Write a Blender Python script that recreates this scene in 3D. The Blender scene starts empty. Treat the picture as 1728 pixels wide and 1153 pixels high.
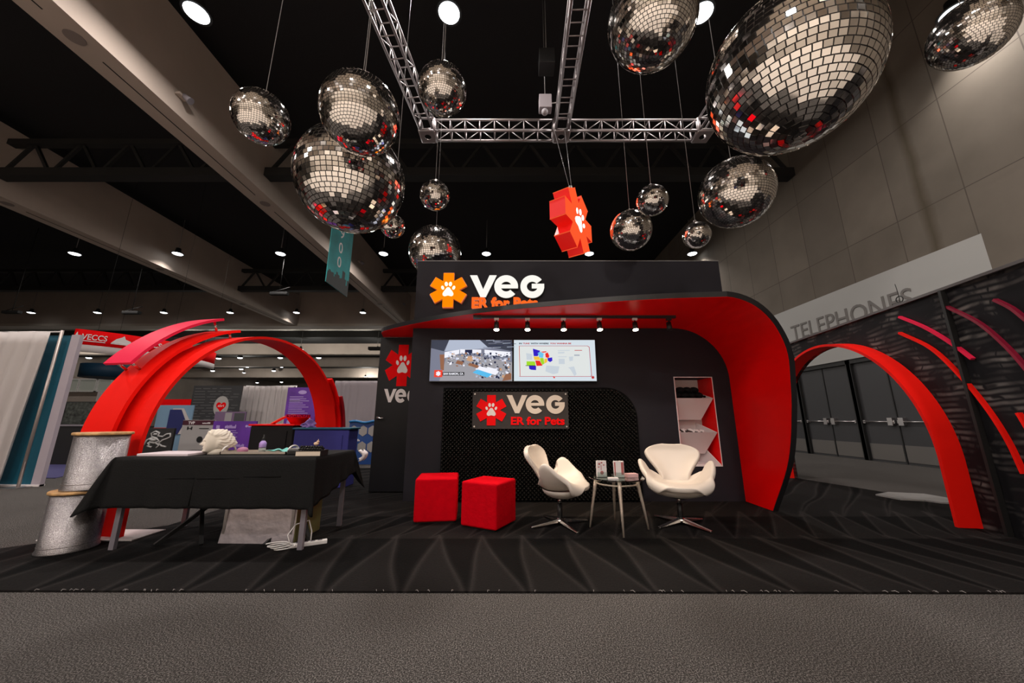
import bpy, bmesh, math, random
from mathutils import Vector, Matrix
S = bpy.context.scene
C = S.collection
PI = math.pi
rnd = random.Random(7)

# ------------------------------------------------------------------ camera, world, exposure
CAMH, FOC, PITCH, ROLL = 1.08, 595.0, math.atan(131.5/595.0), math.radians(0.0)
cam = bpy.data.cameras.new('camera')
cam.sensor_width = 36.0
cam.lens = FOC/1728*36
cam.clip_end = 300
cam_ob = bpy.data.objects.new('camera', cam)
C.objects.link(cam_ob)
cam_ob.location = (0, 0, CAMH)
cam_ob.rotation_euler = (PI/2+PITCH, ROLL, 0)
S.camera = cam_ob
w = bpy.data.worlds.new('world'); S.world = w; w.use_nodes = True
w.node_tree.nodes['Background'].inputs[0].default_value = (1.0, 0.9, 0.82, 1)
w.node_tree.nodes['Background'].inputs[1].default_value = 0.03
S.view_settings.view_transform = 'Standard'
S.view_settings.look = 'None'
S.view_settings.gamma = 1
S.view_settings.use_curve_mapping = False
S.view_settings.exposure = 0.0
HALL_W = 62.0        # watts of one hall lamp
SPOT_W = 30.0        # watts of one track spot

# ------------------------------------------------------------------ helpers
def ray(px, py):
    x = (px-864)/FOC; y = (576.5-py)/FOC
    return x, math.cos(PITCH)-y*math.sin(PITCH), math.sin(PITCH)+y*math.cos(PITCH)
def at(px, py, Y):                      # the point of the place at depth Y
    a, b, c = ray(px, py)
    return Vector((a/b*Y, Y, CAMH+c/b*Y))

def link(o, parent=None):
    C.objects.link(o)
    if parent is not None: o.parent = parent
    return o
def tag(o, label=None, cat=None, group=None, kind=None):
    if label: o['label'] = label
    if cat: o['category'] = cat
    if group: o['group'] = group
    if kind: o['kind'] = kind
    return o
WM = {}
def thing(name, label, cat, loc=(0, 0, 0), rz=0.0, group=None):
    o = bpy.data.objects.new(name, None)
    o.empty_display_size = 0.05
    o.location = loc; o.rotation_euler = (0, 0, rz)
    C.objects.link(o)
    WM[o.name] = Matrix.Translation(loc) @ Matrix.Rotation(rz, 4, 'Z')
    return tag(o, label, cat, group)
def world_of(o):
    m = Matrix.Identity(4)
    while o is not None:
        if o.name in WM: m = WM[o.name] @ m
        o = o.parent
    return m
def dup(root, label=None, group=None, loc=None, rz=None):
    def cp(o, parent):
        c = o.copy(); C.objects.link(c)
        c.parent = parent
        for ch in list(o.children): cp(ch, c)
        return c
    r = cp(root, None)
    if loc is not None: r.location = loc
    if rz is not None: r.rotation_euler = (0, 0, rz)
    WM[r.name] = Matrix.Translation(r.location) @ Matrix.Rotation(r.rotation_euler.z, 4, 'Z')
    return tag(r, label, None, group)

class Frame:                            # a flat drawing frame in space
    def __init__(s, o, ux=(1, 0, 0), uy=(0, 0, 1)):
        s.o = Vector(o); s.ux = Vector(ux).normalized(); s.uy = Vector(uy).normalized()
        s.n = s.ux.cross(s.uy)
    def p(s, x, y, d=0): return s.o+s.ux*x+s.uy*y+s.n*d

class MB:
    def __init__(s): s.v = []; s.f = []; s.m = []; s.sm = []; s.k = 0; s.smooth = False
    def add(s, vs, fs):
        b = len(s.v); s.v += [tuple(v) for v in vs]
        for f in fs:
            s.f.append([b+i for i in f]); s.m.append(s.k); s.sm.append(s.smooth)
        return s
    def box(s, x0, x1, y0, y1, z0, z1):
        return s.add([(x, y, z) for x in (x0, x1) for y in (y0, y1) for z in (z0, z1)],
                     [(0, 1, 3, 2), (4, 6, 7, 5), (0, 4, 5, 1), (2, 3, 7, 6), (0, 2, 6, 4), (1, 5, 7, 3)])
    def hexa(s, p):                     # 8 points: bottom loop 0-3, top loop 4-7
        return s.add(p, [(3, 2, 1, 0), (4, 5, 6, 7), (0, 1, 5, 4), (1, 2, 6, 5), (2, 3, 7, 6), (3, 0, 4, 7)])
    def beam(s, a, b, wx, wz=None, up=(0, 0, 1)):
        a = Vector(a); b = Vector(b); d = (b-a).normalized(); up = Vector(up)
        if abs(d.dot(up)) > .98: up = Vector((0, 1, 0))
        sx = d.cross(up).normalized(); sz = sx.cross(d)
        wz = wz or wx; p = []
        for q in (a, b):
            for i, j in ((-1, -1), (1, -1), (1, 1), (-1, 1)): p.append(q+sx*i*wx/2+sz*j*wz/2)
        return s.hexa(p)
    def tube(s, pts, r, n=10, cap=True, closed=False):
        pts = [Vector(p) for p in pts]; N = len(pts)
        rr = r if isinstance(r, (list, tuple)) else [r]*N
        vs = []; fs = []; ref = None
        for i, p in enumerate(pts):
            if closed: d = pts[(i+1) % N]-pts[i-1]
            else: d = pts[min(i+1, N-1)]-pts[max(i-1, 0)]
            d.normalize()
            if ref is None:
                ref = Vector((0, 0, 1)) if abs(d.z) < .9 else Vector((1, 0, 0))
            u = d.cross(ref)
            if u.length < 1e-5: u = d.cross(Vector((0, 1, .1)))
            u.normalize(); v = d.cross(u); ref = u.cross(d)
            for k in range(n):
                t = 2*PI*k/n; vs.append(p+(u*math.cos(t)+v*math.sin(t))*rr[i])
        M = N if closed else N-1
        for i in range(M):
            for k in range(n):
                a = i*n+k; b = i*n+(k+1) % n; c = ((i+1) % N)*n+(k+1) % n; d_ = ((i+1) % N)*n+k
                fs.append((a, b, c, d_))
        if cap and not closed: fs += [tuple(range(n))[::-1], tuple(range((N-1)*n, N*n))]
        o = s.smooth; s.smooth = True; s.add(vs, fs); s.smooth = o
        if cap and not closed: s.sm[-1] = s.sm[-2] = False
        return s
    def lathe(s, prof, c=(0, 0, 0), n=40, smooth=True):     # prof: (r, z)
        vs = []; fs = []
        for r, z in prof:
            for k in range(n):
                t = 2*PI*k/n; vs.append((c[0]+r*math.cos(t), c[1]+r*math.sin(t), c[2]+z))
        for i in range(len(prof)-1):
            for k in range(n):
                fs.append((i*n+k, i*n+(k+1) % n, (i+1)*n+(k+1) % n, (i+1)*n+k))
        fs += [tuple(range(n))[::-1], tuple(range((len(prof)-1)*n, len(prof)*n))]
        o = s.smooth; s.smooth = smooth; s.add(vs, fs); s.smooth = o
        s.sm[-1] = s.sm[-2] = False
        return s
    def prism(s, poly, fr, d0, d1):     # 2-D outline extruded along the frame's normal
        n = len(poly)
        a = sum(poly[i][0]*poly[(i+1) % n][1]-poly[(i+1) % n][0]*poly[i][1] for i in range(n))
        if a < 0: poly = poly[::-1]
        vs = [fr.p(x, y, d0) for x, y in poly]+[fr.p(x, y, d1) for x, y in poly]
        fs = [tuple(range(n))[::-1], tuple(range(n, 2*n))]
        fs += [(i, (i+1) % n, n+(i+1) % n, n+i) for i in range(n)]
        return s.add(vs, fs)
    def rect(s, fr, x0, x1, y0, y1, d0, d1):
        return s.prism([(x0, y0), (x1, y0), (x1, y1), (x0, y1)], fr, d0, d1)
    def sphere(s, c, r, nu=16, nv=10, sc=(1, 1, 1)):
        vs = [(c[0], c[1], c[2]-r*sc[2])]; fs = []
        for j in range(1, nv):
            ph = -PI/2+PI*j/nv
            for i in range(nu):
                t = 2*PI*i/nu
                vs.append((c[0]+r*sc[0]*math.cos(ph)*math.cos(t), c[1]+r*sc[1]*math.cos(ph)*math.sin(t), c[2]+r*sc[2]*math.sin(ph)))
        vs.append((c[0], c[1], c[2]+r*sc[2])); L = len(vs)-1
        for i in range(nu):
            fs.append((0, 1+(i+1) % nu, 1+i)); fs.append((L, L-nu+i, L-nu+(i+1) % nu))
        for j in range(nv-2):
            for i in range(nu):
                fs.append((1+j*nu+i, 1+j*nu+(i+1) % nu, 1+(j+1)*nu+(i+1) % nu, 1+(j+1)*nu+i))
        o = s.smooth; s.smooth = True; s.add(vs, fs); s.smooth = o
        return s
    def grid(s, fn, nu, nv, smooth=True):
        vs = [fn(i/nu, j/nv) for j in range(nv+1) for i in range(nu+1)]
        fs = [(j*(nu+1)+i, j*(nu+1)+i+1, (j+1)*(nu+1)+i+1, (j+1)*(nu+1)+i) for j in range(nv) for i in range(nu)]
        o = s.smooth; s.smooth = smooth; s.add(vs, fs); s.smooth = o
        return s
    def build(s, name, mats, parent=None, local=False, bevel=0, seg=2, solid=0, sub=0, label=None, off=-1):
        me = bpy.data.meshes.new(name)
        vs = s.v
        if parent is not None and not local:
            inv = world_of(parent).inverted()
            vs = [tuple(inv @ Vector(v)) for v in vs]
        me.from_pydata(vs, [], s.f)
        if not isinstance(mats, (list, tuple)): mats = [mats]
        for m in mats: me.materials.append(m)
        for p, k, q in zip(me.polygons, s.m, s.sm): p.material_index = k; p.use_smooth = q
        me.update()
        o = link(bpy.data.objects.new(name, me), parent)
        if solid:
            m = o.modifiers.new('solid', 'SOLIDIFY'); m.thickness = solid; m.offset = off
        if bevel:
            m = o.modifiers.new('bevel', 'BEVEL'); m.width = bevel; m.segments = seg; m.limit_method = 'ANGLE'; m.angle_limit = math.radians(40)
        if sub:
            m = o.modifiers.new('sub', 'SUBSURF'); m.levels = sub; m.render_levels = sub
        if label: o['label'] = label
        return o
def lerp(tab, t):
    if t <= tab[0][0]: return tab[0][1]
    for (a, p), (b, q) in zip(tab, tab[1:]):
        if t <= b:
            k = (t-a)/(b-a)
            return p+(q-p)*k
    return tab[-1][1]
def smooth_tab(tab, n=60):
    """Catmull-Rom resampling of a (t, value) table"""
    out = []
    for i in range(n+1):
        t = tab[0][0]+(tab[-1][0]-tab[0][0])*i/n
        k = 0
        while k < len(tab)-2 and t > tab[k+1][0]: k += 1
        p0 = tab[max(k-1, 0)]; p1 = tab[k]; p2 = tab[k+1]; p3 = tab[min(k+2, len(tab)-1)]
        u = (t-p1[0])/(p2[0]-p1[0])
        m1 = (p2[1]-p0[1])/(p2[0]-p0[0])*(p2[0]-p1[0]); m2 = (p3[1]-p1[1])/(p3[0]-p1[0])*(p2[0]-p1[0])
        v = (2*u**3-3*u**2+1)*p1[1]+(u**3-2*u**2+u)*m1+(-2*u**3+3*u**2)*p2[1]+(u**3-u**2)*m2
        out.append((t, v))
    return out

# ------------------------------------------------------------------ materials
def mat(name, col, rough=.6, metal=0.0, emit=None, es=0.0, var=0.0, vscale=8.0, bump=0.0, bscale=60.0, alpha=None, sheen=0.0, spec=None, trans=0.0, aniso=None):
    m = bpy.data.materials.new(name); m.use_nodes = True
    nt = m.node_tree; b = nt.nodes['Principled BSDF']
    b.inputs['Base Color'].default_value = (*col, 1)
    b.inputs['Roughness'].default_value = rough
    b.inputs['Metallic'].default_value = metal
    if spec is not None: b.inputs['Specular IOR Level'].default_value = spec
    if sheen: b.inputs['Sheen Weight'].default_value = sheen
    if trans: b.inputs['Transmission Weight'].default_value = trans
    if emit: b.inputs['Emission Color'].default_value = (*emit, 1); b.inputs['Emission Strength'].default_value = es
    tc = nt.nodes.new('ShaderNodeTexCoord')
    if var:
        n = nt.nodes.new('ShaderNodeTexNoise'); n.inputs['Scale'].default_value = vscale; n.inputs['Detail'].default_value = 5
        nt.links.new(tc.outputs['Object'], n.inputs['Vector'])
        r = nt.nodes.new('ShaderNodeValToRGB')
        r.color_ramp.elements[0].position = .3; r.color_ramp.elements[1].position = .7
        r.color_ramp.elements[0].color = (*[c*(1-var) for c in col], 1)
        r.color_ramp.elements[1].color = (*[min(1, c*(1+var)) for c in col], 1)
        nt.links.new(n.outputs['Fac'], r.inputs['Fac']); nt.links.new(r.outputs['Color'], b.inputs['Base Color'])
    if bump:
        n = nt.nodes.new('ShaderNodeTexNoise'); n.inputs['Scale'].default_value = bscale; n.inputs['Detail'].default_value = 4
        nt.links.new(tc.outputs['Object'], n.inputs['Vector'])
        bp = nt.nodes.new('ShaderNodeBump'); bp.inputs['Strength'].default_value = bump; bp.inputs['Distance'].default_value = .02
        nt.links.new(n.outputs['Fac'], bp.inputs['Height']); nt.links.new(bp.outputs['Normal'], b.inputs['Normal'])
    return m
def glow(name, col, s=1.0):
    return mat(name, (.004, .004, .004), .8, emit=col, es=s, spec=0.0)
class NT:                               # small node helper
    def __init__(s, m): s.t = m.node_tree; s.b = s.t.nodes['Principled BSDF']
    def n(s, kind, **kw):
        x = s.t.nodes.new(kind)
        for k, v in kw.items():
            if k.startswith('_'): setattr(x, k[1:], v)
            else: x.inputs[k].default_value = v
        return x
    def l(s, a, b): s.t.links.new(a, b)
    def math(s, op, a, b=None):
        x = s.t.nodes.new('ShaderNodeMath'); x.operation = op
        for i, q in enumerate((a, b)):
            if q is None: continue
            if isinstance(q, (int, float)): x.inputs[i].default_value = q
            else: s.l(q, x.inputs[i])
        return x.outputs[0]
    def mix(s, f, a, b):
        x = s.t.nodes.new('ShaderNodeMix'); x.data_type = 'RGBA'
        if isinstance(f, (int, float)): x.inputs[0].default_value = f
        else: s.l(f, x.inputs[0])
        for i, q in ((6, a), (7, b)):
            if isinstance(q, tuple): x.inputs[i].default_value = (*q, 1)
            else: s.l(q, x.inputs[i])
        return x.outputs[2]
    def ramp(s, f, stops):
        x = s.t.nodes.new('ShaderNodeValToRGB'); e = x.color_ramp.elements
        while len(e) < len(stops): e.new(.5)
        for i, (p, c) in enumerate(stops): e[i].position = p; e[i].color = (*c, 1)
        s.l(f, x.inputs[0]); return x.outputs[0]

M = {}
M['black_laminate'] = mat('black_laminate', (.007, .007, .009), .45, spec=.25, bump=.05, bscale=400)
M['black_wall'] = mat('black_wall', (.018, .0165, .022), .6, spec=.2, bump=.1, bscale=220)
M['black_edge'] = mat('black_edge', (.015, .015, .017), .3)
M['red_paint'] = mat('red_paint', (.95, .002, .002), .38, spec=.2)
M['red_ribbon'] = mat('red_ribbon', (.92, .010, .005), .5, spec=.12)
M['pink_ribbon'] = mat('pink_ribbon', (.85, .018, .075), .5, spec=.15)
M['red_velvet'] = mat('red_velvet', (.58, .001, .008), .9, bump=.3, bscale=40, var=.08, vscale=14, spec=.05)
M['white_leather'] = mat('white_leather', (.74, .67, .60), .38, bump=.05, bscale=150)
M['chrome'] = mat('chrome', (.75, .74, .73), .18, 1.0)
M['brushed'] = mat('brushed', (.66, .56, .47), .35, .55, bump=.05, bscale=200)
M['alu'] = mat('alu', (.55, .52, .52), .36, 1.0)
M['white_plastic'] = mat('white_plastic', (.78, .76, .74), .4)
M['black_plastic'] = mat('black_plastic', (.012, .012, .012), .45)
M['black_cloth'] = mat('black_cloth', (.008, .008, .008), .8, bump=.25, bscale=90, spec=.15)
M['white_paint'] = mat('white_paint', (.78, .70, .70), .5)
M['foam'] = mat('foam', (.016, .015, .0135), .32, spec=.6)
M['mirror'] = mat('mirror', (.93, .90, .86), .07, 1.0)
M['grout'] = mat('grout', (.006, .005, .006), .25)
M['rope'] = mat('rope', (.25, .25, .25), .4, .6)
M['glass'] = mat('glass', (.85, .95, .92), .02, trans=1.0)
M['wood'] = mat('wood', (.55, .32, .13), .5, var=.3, vscale=20)
M['beige_concrete'] = mat('beige_concrete', (.42, .35, .30), .85, var=.08, vscale=.6)
M['ceiling_black'] = mat('ceiling_black', (.006, .006, .008), .9)
M['steel_black'] = mat('steel_black', (.008, .008, .008), .7)
M['white_drape'] = mat('white_drape', (.50, .46, .45), .8)
M['white_print'] = mat('white_print', (.75, .70, .70), .7, spec=.1)
M['red_print'] = mat('red_print', (.80, .004, .006), .7, spec=.06)
M['grey_panel'] = mat('grey_panel', (.21, .19, .21), .6)
M['blue_cloth'] = mat('blue_cloth', (.004, .10, .16), .6, bump=.2, bscale=6)
M['foam_white'] = mat('foam_white', (.80, .73, .62), .8, bump=.1, bscale=200)

# glittery silver film of the drums
m = mat('silver_film', (.62, .58, .58), .3, .85); M['silver_film'] = m; t = NT(m)
tc = t.n('ShaderNodeTexCoord'); v = t.n('ShaderNodeTexVoronoi', Scale=220.0); t.l(tc.outputs['Object'], v.inputs['Vector'])
t.l(t.ramp(v.outputs['Color'], [(0, (.20, .19, .195)), (1, (.50, .47, .48))]), t.b.inputs['Base Color'])
bp = t.n('ShaderNodeBump', Strength=.5, Distance=.003); t.l(v.outputs['Distance'], bp.inputs['Height']); t.l(bp.outputs['Normal'], t.b.inputs['Normal'])

# speckled hall carpet
m = mat('hall_carpet', (.1, .1, .1), .95, spec=.1); M['hall_carpet'] = m; t = NT(m)
tc = t.n('ShaderNodeTexCoord')
n1 = t.n('ShaderNodeTexNoise', Scale=150.0, Detail=3.0); n2 = t.n('ShaderNodeTexNoise', Scale=1.1, Detail=3.0)
n3 = t.n('ShaderNodeTexNoise', Scale=380.0, Detail=2.0)
for q in (n1, n2, n3): t.l(tc.outputs['Object'], q.inputs['Vector'])
f = t.math('ADD', t.math('MULTIPLY', n1.outputs['Fac'], .6), t.math('MULTIPLY', n3.outputs['Fac'], .4))
base = t.ramp(f, [(.44, (.016, .0145, .013)), (.52, (.082, .075, .070)), (.58, (.27, .25, .235))])
t.l(t.mix(t.math('MULTIPLY', n2.outputs['Fac'], .6), base, (.050, .045, .042)), t.b.inputs['Base Color'])
bp = t.n('ShaderNodeBump', Strength=.5, Distance=.01); t.l(n1.outputs['Fac'], bp.inputs['Height']); t.l(bp.outputs['Normal'], t.b.inputs['Normal'])

# black plush with vacuum tracks (pile brushed in long triangles)
m = mat('black_plush', (.01, .01, .01), .95, sheen=.0, spec=.1); M['black_plush'] = m; t = NT(m)
tc = t.n('ShaderNodeTexCoord'); sp = t.n('ShaderNodeSeparateXYZ'); t.l(tc.outputs['Object'], sp.inputs[0])
nn = t.n('ShaderNodeTexNoise', Scale=.22, Detail=2.0); t.l(tc.outputs['Object'], nn.inputs['Vector'])
X, Y = sp.outputs[0], sp.outputs[1]
def rows(y0, dep, per, skew):
    v_ = t.math('DIVIDE', t.math('SUBTRACT', Y, y0), dep)
    u_ = t.math('ADD', t.math('DIVIDE', t.math('ADD', X, t.math('MULTIPLY', Y, skew)), per), t.math('MULTIPLY', nn.outputs['Fac'], 2.4))
    tri = t.math('ABSOLUTE', t.math('SUBTRACT', t.math('FRACT', u_), .5))
    e = t.math('SUBTRACT', t.math('MULTIPLY', t.math('SUBTRACT', 1.0, v_), .5), tri)
    k = t.math('MULTIPLY', t.math('GREATER_THAN', v_, 0.0), t.math('LESS_THAN', v_, 1.0))
    lit = t.n('ShaderNodeMapRange'); lit.inputs['From Min'].default_value = -.02; lit.inputs['From Max'].default_value = .02
    t.l(e, lit.inputs['Value'])
    edge = t.math('POWER', t.math('SUBTRACT', 1.0, t.math('MINIMUM', t.math('MULTIPLY', t.math('ABSOLUTE', e), 9.0), 1.0)), 2.0)
    return t.math('MULTIPLY', t.math('ADD', t.math('MULTIPLY', lit.outputs[0], .35), t.math('MULTIPLY', edge, .65)), k)
sm = t.math('ADD', rows(2.4, 1.25, .43, .12), t.math('ADD', rows(3.55, 1.0, .36, -.5), rows(4.3, 5.0, .5, -.9)))
fine = t.n('ShaderNodeTexNoise', Scale=70.0, Detail=3.0); t.l(tc.outputs['Object'], fine.inputs['Vector'])
sm = t.math('MULTIPLY', sm, t.math('ADD', fine.outputs['Fac'], .4))
t.l(t.mix(sm, (.0022, .002, .0019), (.024, .021, .020)), t.b.inputs['Base Color'])
bp = t.n('ShaderNodeBump', Strength=.4, Distance=.01); t.l(fine.outputs['Fac'], bp.inputs['Height']); t.l(bp.outputs['Normal'], t.b.inputs['Normal'])

# cast concrete of the right wall: panel joints, tie holes and water stains
m = mat('cast_concrete', (.25, .22, .19), .85, spec=.2); M['cast_concrete'] = m; t = NT(m)
tc = t.n('ShaderNodeTexCoord'); sp = t.n('ShaderNodeSeparateXYZ'); t.l(tc.outputs['Object'], sp.inputs[0])
cb = t.n('ShaderNodeCombineXYZ'); t.l(t.math('ADD', sp.outputs[1], .05), cb.inputs[0]); t.l(t.math('ADD', sp.outputs[2], -1.34), cb.inputs[1])
br = t.n('ShaderNodeTexBrick', _offset=.0, _squash=1.0, Scale=1.0); br.inputs['Brick Width'].default_value = 1.33; br.inputs['Row Height'].default_value = 2.27
br.inputs['Mortar Size'].default_value = .012; br.inputs['Mortar Smooth'].default_value = .3
br.inputs['Color1'].default_value = (.185, .160, .132, 1); br.inputs['Color2'].default_value = (.155, .134, .112, 1); br.inputs['Mortar'].default_value = (.09, .076, .064, 1)
t.l(cb.outputs[0], br.inputs['Vector'])
no = t.n('ShaderNodeTexNoise', Scale=.9, Detail=8.0); t.l(tc.outputs['Object'], no.inputs['Vector'])
c1 = t.mix(t.ramp(no.outputs['Fac'], [(.35, (0, 0, 0)), (.75, (.5, .5, .5))]), br.outputs['Color'], (.10, .087, .070))
stn = t.math('ABSOLUTE', t.math('ADD', t.math('SUBTRACT', sp.outputs[1], 7.35), t.math('MULTIPLY', t.math('SUBTRACT', no.outputs['Fac'], .5), .22)))
c2 = t.mix(t.math('MULTIPLY', t.math('SUBTRACT', 1.0, t.math('MINIMUM', t.math('DIVIDE', stn, .17), 1.0)), .75), c1, (.07, .055, .034))
t.l(c2, t.b.inputs['Base Color'])
bp = t.n('ShaderNodeBump', Strength=.3, Distance=.03); t.l(no.outputs['Fac'], bp.inputs['Height']); t.l(bp.outputs['Normal'], t.b.inputs['Normal'])

# dark printed side wall: rows of pale dashes of uneven density
m = mat('dash_print', (.014, .013, .015), .6, spec=.15); M['dash_print'] = m; t = NT(m)
tc = t.n('ShaderNodeTexCoord'); sp = t.n('ShaderNodeSeparateXYZ'); t.l(tc.outputs['Object'], sp.inputs[0])
cb = t.n('ShaderNodeCombineXYZ'); wn = t.n('ShaderNodeTexNoise', Scale=1.6, Detail=2.0); t.l(tc.outputs['Object'], wn.inputs['Vector'])
t.l(t.math('ADD', sp.outputs[0], wn.outputs['Fac']), cb.inputs[0]); t.l(t.math('ADD', sp.outputs[2], t.math('MULTIPLY', wn.outputs['Fac'], .14)), cb.inputs[1])
br = t.n('ShaderNodeTexBrick', _offset=.37, _offset_frequency=2, Scale=1.0); br.inputs['Brick Width'].default_value = .40; br.inputs['Row Height'].default_value = .060
br.inputs['Mortar Size'].default_value = .026; br.inputs['Mortar Smooth'].default_value = .9
br.inputs['Color1'].default_value = (1, 1, 1, 1); br.inputs['Color2'].default_value = (.2, .2, .2, 1); br.inputs['Mortar'].default_value = (0, 0, 0, 1)
t.l(cb.outputs[0], br.inputs['Vector'])
no = t.n('ShaderNodeTexNoise', Scale=3.2, Detail=4.0); t.l(cb.outputs[0], no.inputs['Vector'])
mk = t.ramp(no.outputs['Fac'], [(.46, (0, 0, 0)), (.66, (1, 1, 1))])
bw = t.n('ShaderNodeRGBToBW'); t.l(br.outputs['Color'], bw.inputs[0]); bw2 = t.n('ShaderNodeRGBToBW'); t.l(mk, bw2.inputs[0])
t.l(t.mix(t.math('MULTIPLY', bw.outputs[0], bw2.outputs[0]), (.009, .0085, .010), (.17, .155, .145)), t.b.inputs['Base Color'])

# ------------------------------------------------------------------ the hall
def struct(name, mb, m, parent=None, **kw):
    o = mb.build(name, m, parent, **kw)
    if parent is None: o['kind'] = 'structure'
    return o
WX = 9.6
TRIM = [0]
def next_trim():
    TRIM[0] += 1
    return 'trim_%d' % TRIM[0]
struct('floor', MB().box(-60, WX, -13, 92, -.1, 0), M['hall_carpet'])
struct('ceiling', MB().box(-60, WX+.4, -1.5, 30, 11.6, 11.8), M['ceiling_black'])
struct('ceiling_back', MB().box(-60, WX+.4, -13, -1.5, 11.6, 11.8), mat('ceiling_reflector', (.55, .50, .44), .9))  # unseen ceiling part, made pale to brighten the mirror tiles
mb = MB(); mb.box(WX, WX+.4, -22, 30, 4.8, 11.6); mb.box(WX, WX+.4, -22, 2.0, 0, 4.8); mb.box(WX, WX+.4, 17.5, 30, 0, 4.8)
struct('wall_right', mb, M['cast_concrete'])
M['pale_wall'] = mat('pale_wall', (.55, .49, .42), .8)
struct('wall_back', MB().box(-60, WX, -13.3, -13, 0, 11.6), M['pale_wall'])
tag(MB().box(-34, 9.4, -12.6, 1.2, 0, .012).build('reflector_floor', mat('reflector_pale', (.62, .55, .48), .6)), 'added pale reflector floor behind the viewer, out of view', 'flooring')  # added out of view: pale floor that brightens the mirror ball reflections
struct('wall_left', MB().box(-60.3, -60, -22, 92, 0, 11.6), M['beige_concrete'])
struct('wall_far', MB().box(-60, WX, 92, 92.3, 0, 11.6), M['beige_concrete'])
# concrete beams running into depth: (x0, x1)
for i, (a, b) in enumerate([(-9.16, -8.42), (-18.35, -17.6)]):
    zt = 11.1
    o = struct(next_trim(), MB().box(a, b, -22, 28, 8.58, zt), M['beige_concrete'])
    g = MB()
    for k in range(-3, 5):
        y = 5.6*k
        g.box((a+b)/2-.012, (a+b)/2+.012, y+.5, y+5.1, 8.572, 8.581)
    g.build('joint_line', M['steel_black'], o)
    g = MB()
    for k in range(-3, 5): g.lathe([(.16, 0), (.16, .012)], ((a+b)/2, 5.6*k, 8.57), 24)
    g.build('cover_disc', mat('cover_disc', (.2, .165, .15), .8), o)
# cross soffit closing the first bay, and the lower ceiling behind it
struct(next_trim(), MB().box(-60, WX, 28, 29.2, 8.6, 11.6), M['beige_concrete'])
struct(next_trim(), MB().box(-60, WX, 27.93, 28.0, 8.55, 8.75), M['pale_wall'])
o = struct('ceiling_far', MB().box(-60, WX, 29.2, 92, 10.2, 10.5), mat('ceiling_grey', (.36, .34, .30), .9))
for i, y in enumerate((36, 45, 56, 68)):
    struct(next_trim(), MB().box(-60, -11, y, y+3.2, 9.5, 10.2), M['steel_black'])
struct(next_trim(), MB().box(-60, -11, 41.5, 42.3, 8.7, 10.2), M['beige_concrete'])
struct(next_trim(), MB().box(-60, -11, 51.5, 52.3, 8.7, 10.2), M['beige_concrete'])
struct(next_trim(), MB().box(-60, -11, 62, 63, 8.3, 10.2), M['beige_concrete'])
# lower ceiling block to the right of the far bay
mb = MB(); mb.box(-10.5, WX, 29.3, 50, 7.2, 7.5)
struct(next_trim(), mb, mat('soffit_grey', (.30, .28, .24), .9))
struct(next_trim(), MB().box(-12.5, WX, 30, 30.5, 7.0, 7.25), M['steel_black'])
mb = MB(); mb.box(-12.5, WX, 34, 34.4, 3.3, 7.2)
struct('wall_far_upper', mb, mat('far_wall_grey', (.30, .28, .25), .9))
# black roof trusses between the beams
def roof_truss(name, label, y, x0, x1, z):
    t_ = thing(name, label, 'roof truss', (x0, y, z), group=None)
    MB().box(x0, x1, y-.18, y+.18, z, z+.3).build('bottom_chord', M['steel_black'], t_)
    MB().box(x0, x1, y-.12, y+.12, z+1.3, z+1.5).build('top_chord', M['steel_black'], t_)
    w_ = MB(); n = int((x1-x0)/1.5)
    for k in range(n):
        a = x0+(x1-x0)*k/n; b = x0+(x1-x0)*(k+1)/n
        w_.beam((a, y, z+.15), ((a+b)/2, y, z+1.4), .09); w_.beam(((a+b)/2, y, z+1.4), (b, y, z+.15), .09)
    w_.build('web', M['steel_black'], t_)
roof_truss('roof_truss', 'black steel roof truss across the right bay above the lighting rig', 10.6, -8.4, WX-.02, 9.15)
roof_truss('roof_truss', 'black steel roof truss at the far end of the right bay', 21.5, -8.4, WX-.02, 9.15)
roof_truss('roof_truss', 'black steel roof truss between the two left concrete beams, nearer one', 10.6, -17.58, -9.18, 9.15)
roof_truss('roof_truss', 'black steel roof truss between the two left concrete beams, farther one', 21.5, -17.58, -9.18, 9.15)
roof_truss('roof_truss', 'black steel roof truss at the left edge, nearer one', 10.6, -44.0, -18.37, 9.15)
roof_truss('roof_truss', 'black steel roof truss at the left edge, farther one', 21.5, -44.0, -18.37, 9.15)

# hall lamps
M['lens'] = glow('lens', (.92, .96, 1.0), 6.0)
def hall_lamp(lit=True):
    t_ = thing('ceiling_lamp', 'round high bay lamp', 'ceiling lamp')
    MB().lathe([(.05, .32), (.10, .30), (.12, .12), (.26, .02), (.26, 0)], (0, 0, 0), 28).build('housing', M['steel_black'], t_, local=True)
    MB().lathe([(.02, -.055), (.12, -.045), (.19, -.02), (.215, 0)], (0, 0, 0), 28).build('lens', M['lens'], t_, local=True, label='glowing white lens')
    MB().tube([(0, 0, .32), (0, 0, 1.9)], .015, 6).build('hanger', M['rope'], t_, local=True)
    if lit:
        l = bpy.data.lights.new('lamp_light', 'AREA'); l.shape = 'DISK'; l.size = .42; l.energy = HALL_W
        l.color = (1.0, .94, .91); l.spread = math.radians(118)
        lo = link(bpy.data.objects.new('lamp_light', l), t_); lo.location = (0, 0, -.065)
    return t_
L0 = None
EDGE_L = bpy.data.lights.new('lamp_light', 'AREA'); EDGE_L.shape = 'DISK'; EDGE_L.size = .42; EDGE_L.energy = HALL_W*.9; EDGE_L.color = (1.0, .93, .87); EDGE_L.spread = math.radians(110)
FAR_FILL_L = bpy.data.lights.new('lamp_light', 'POINT'); FAR_FILL_L.energy = 700; FAR_FILL_L.shadow_soft_size = .3; FAR_FILL_L.color = (1.0, .96, .88)
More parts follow.
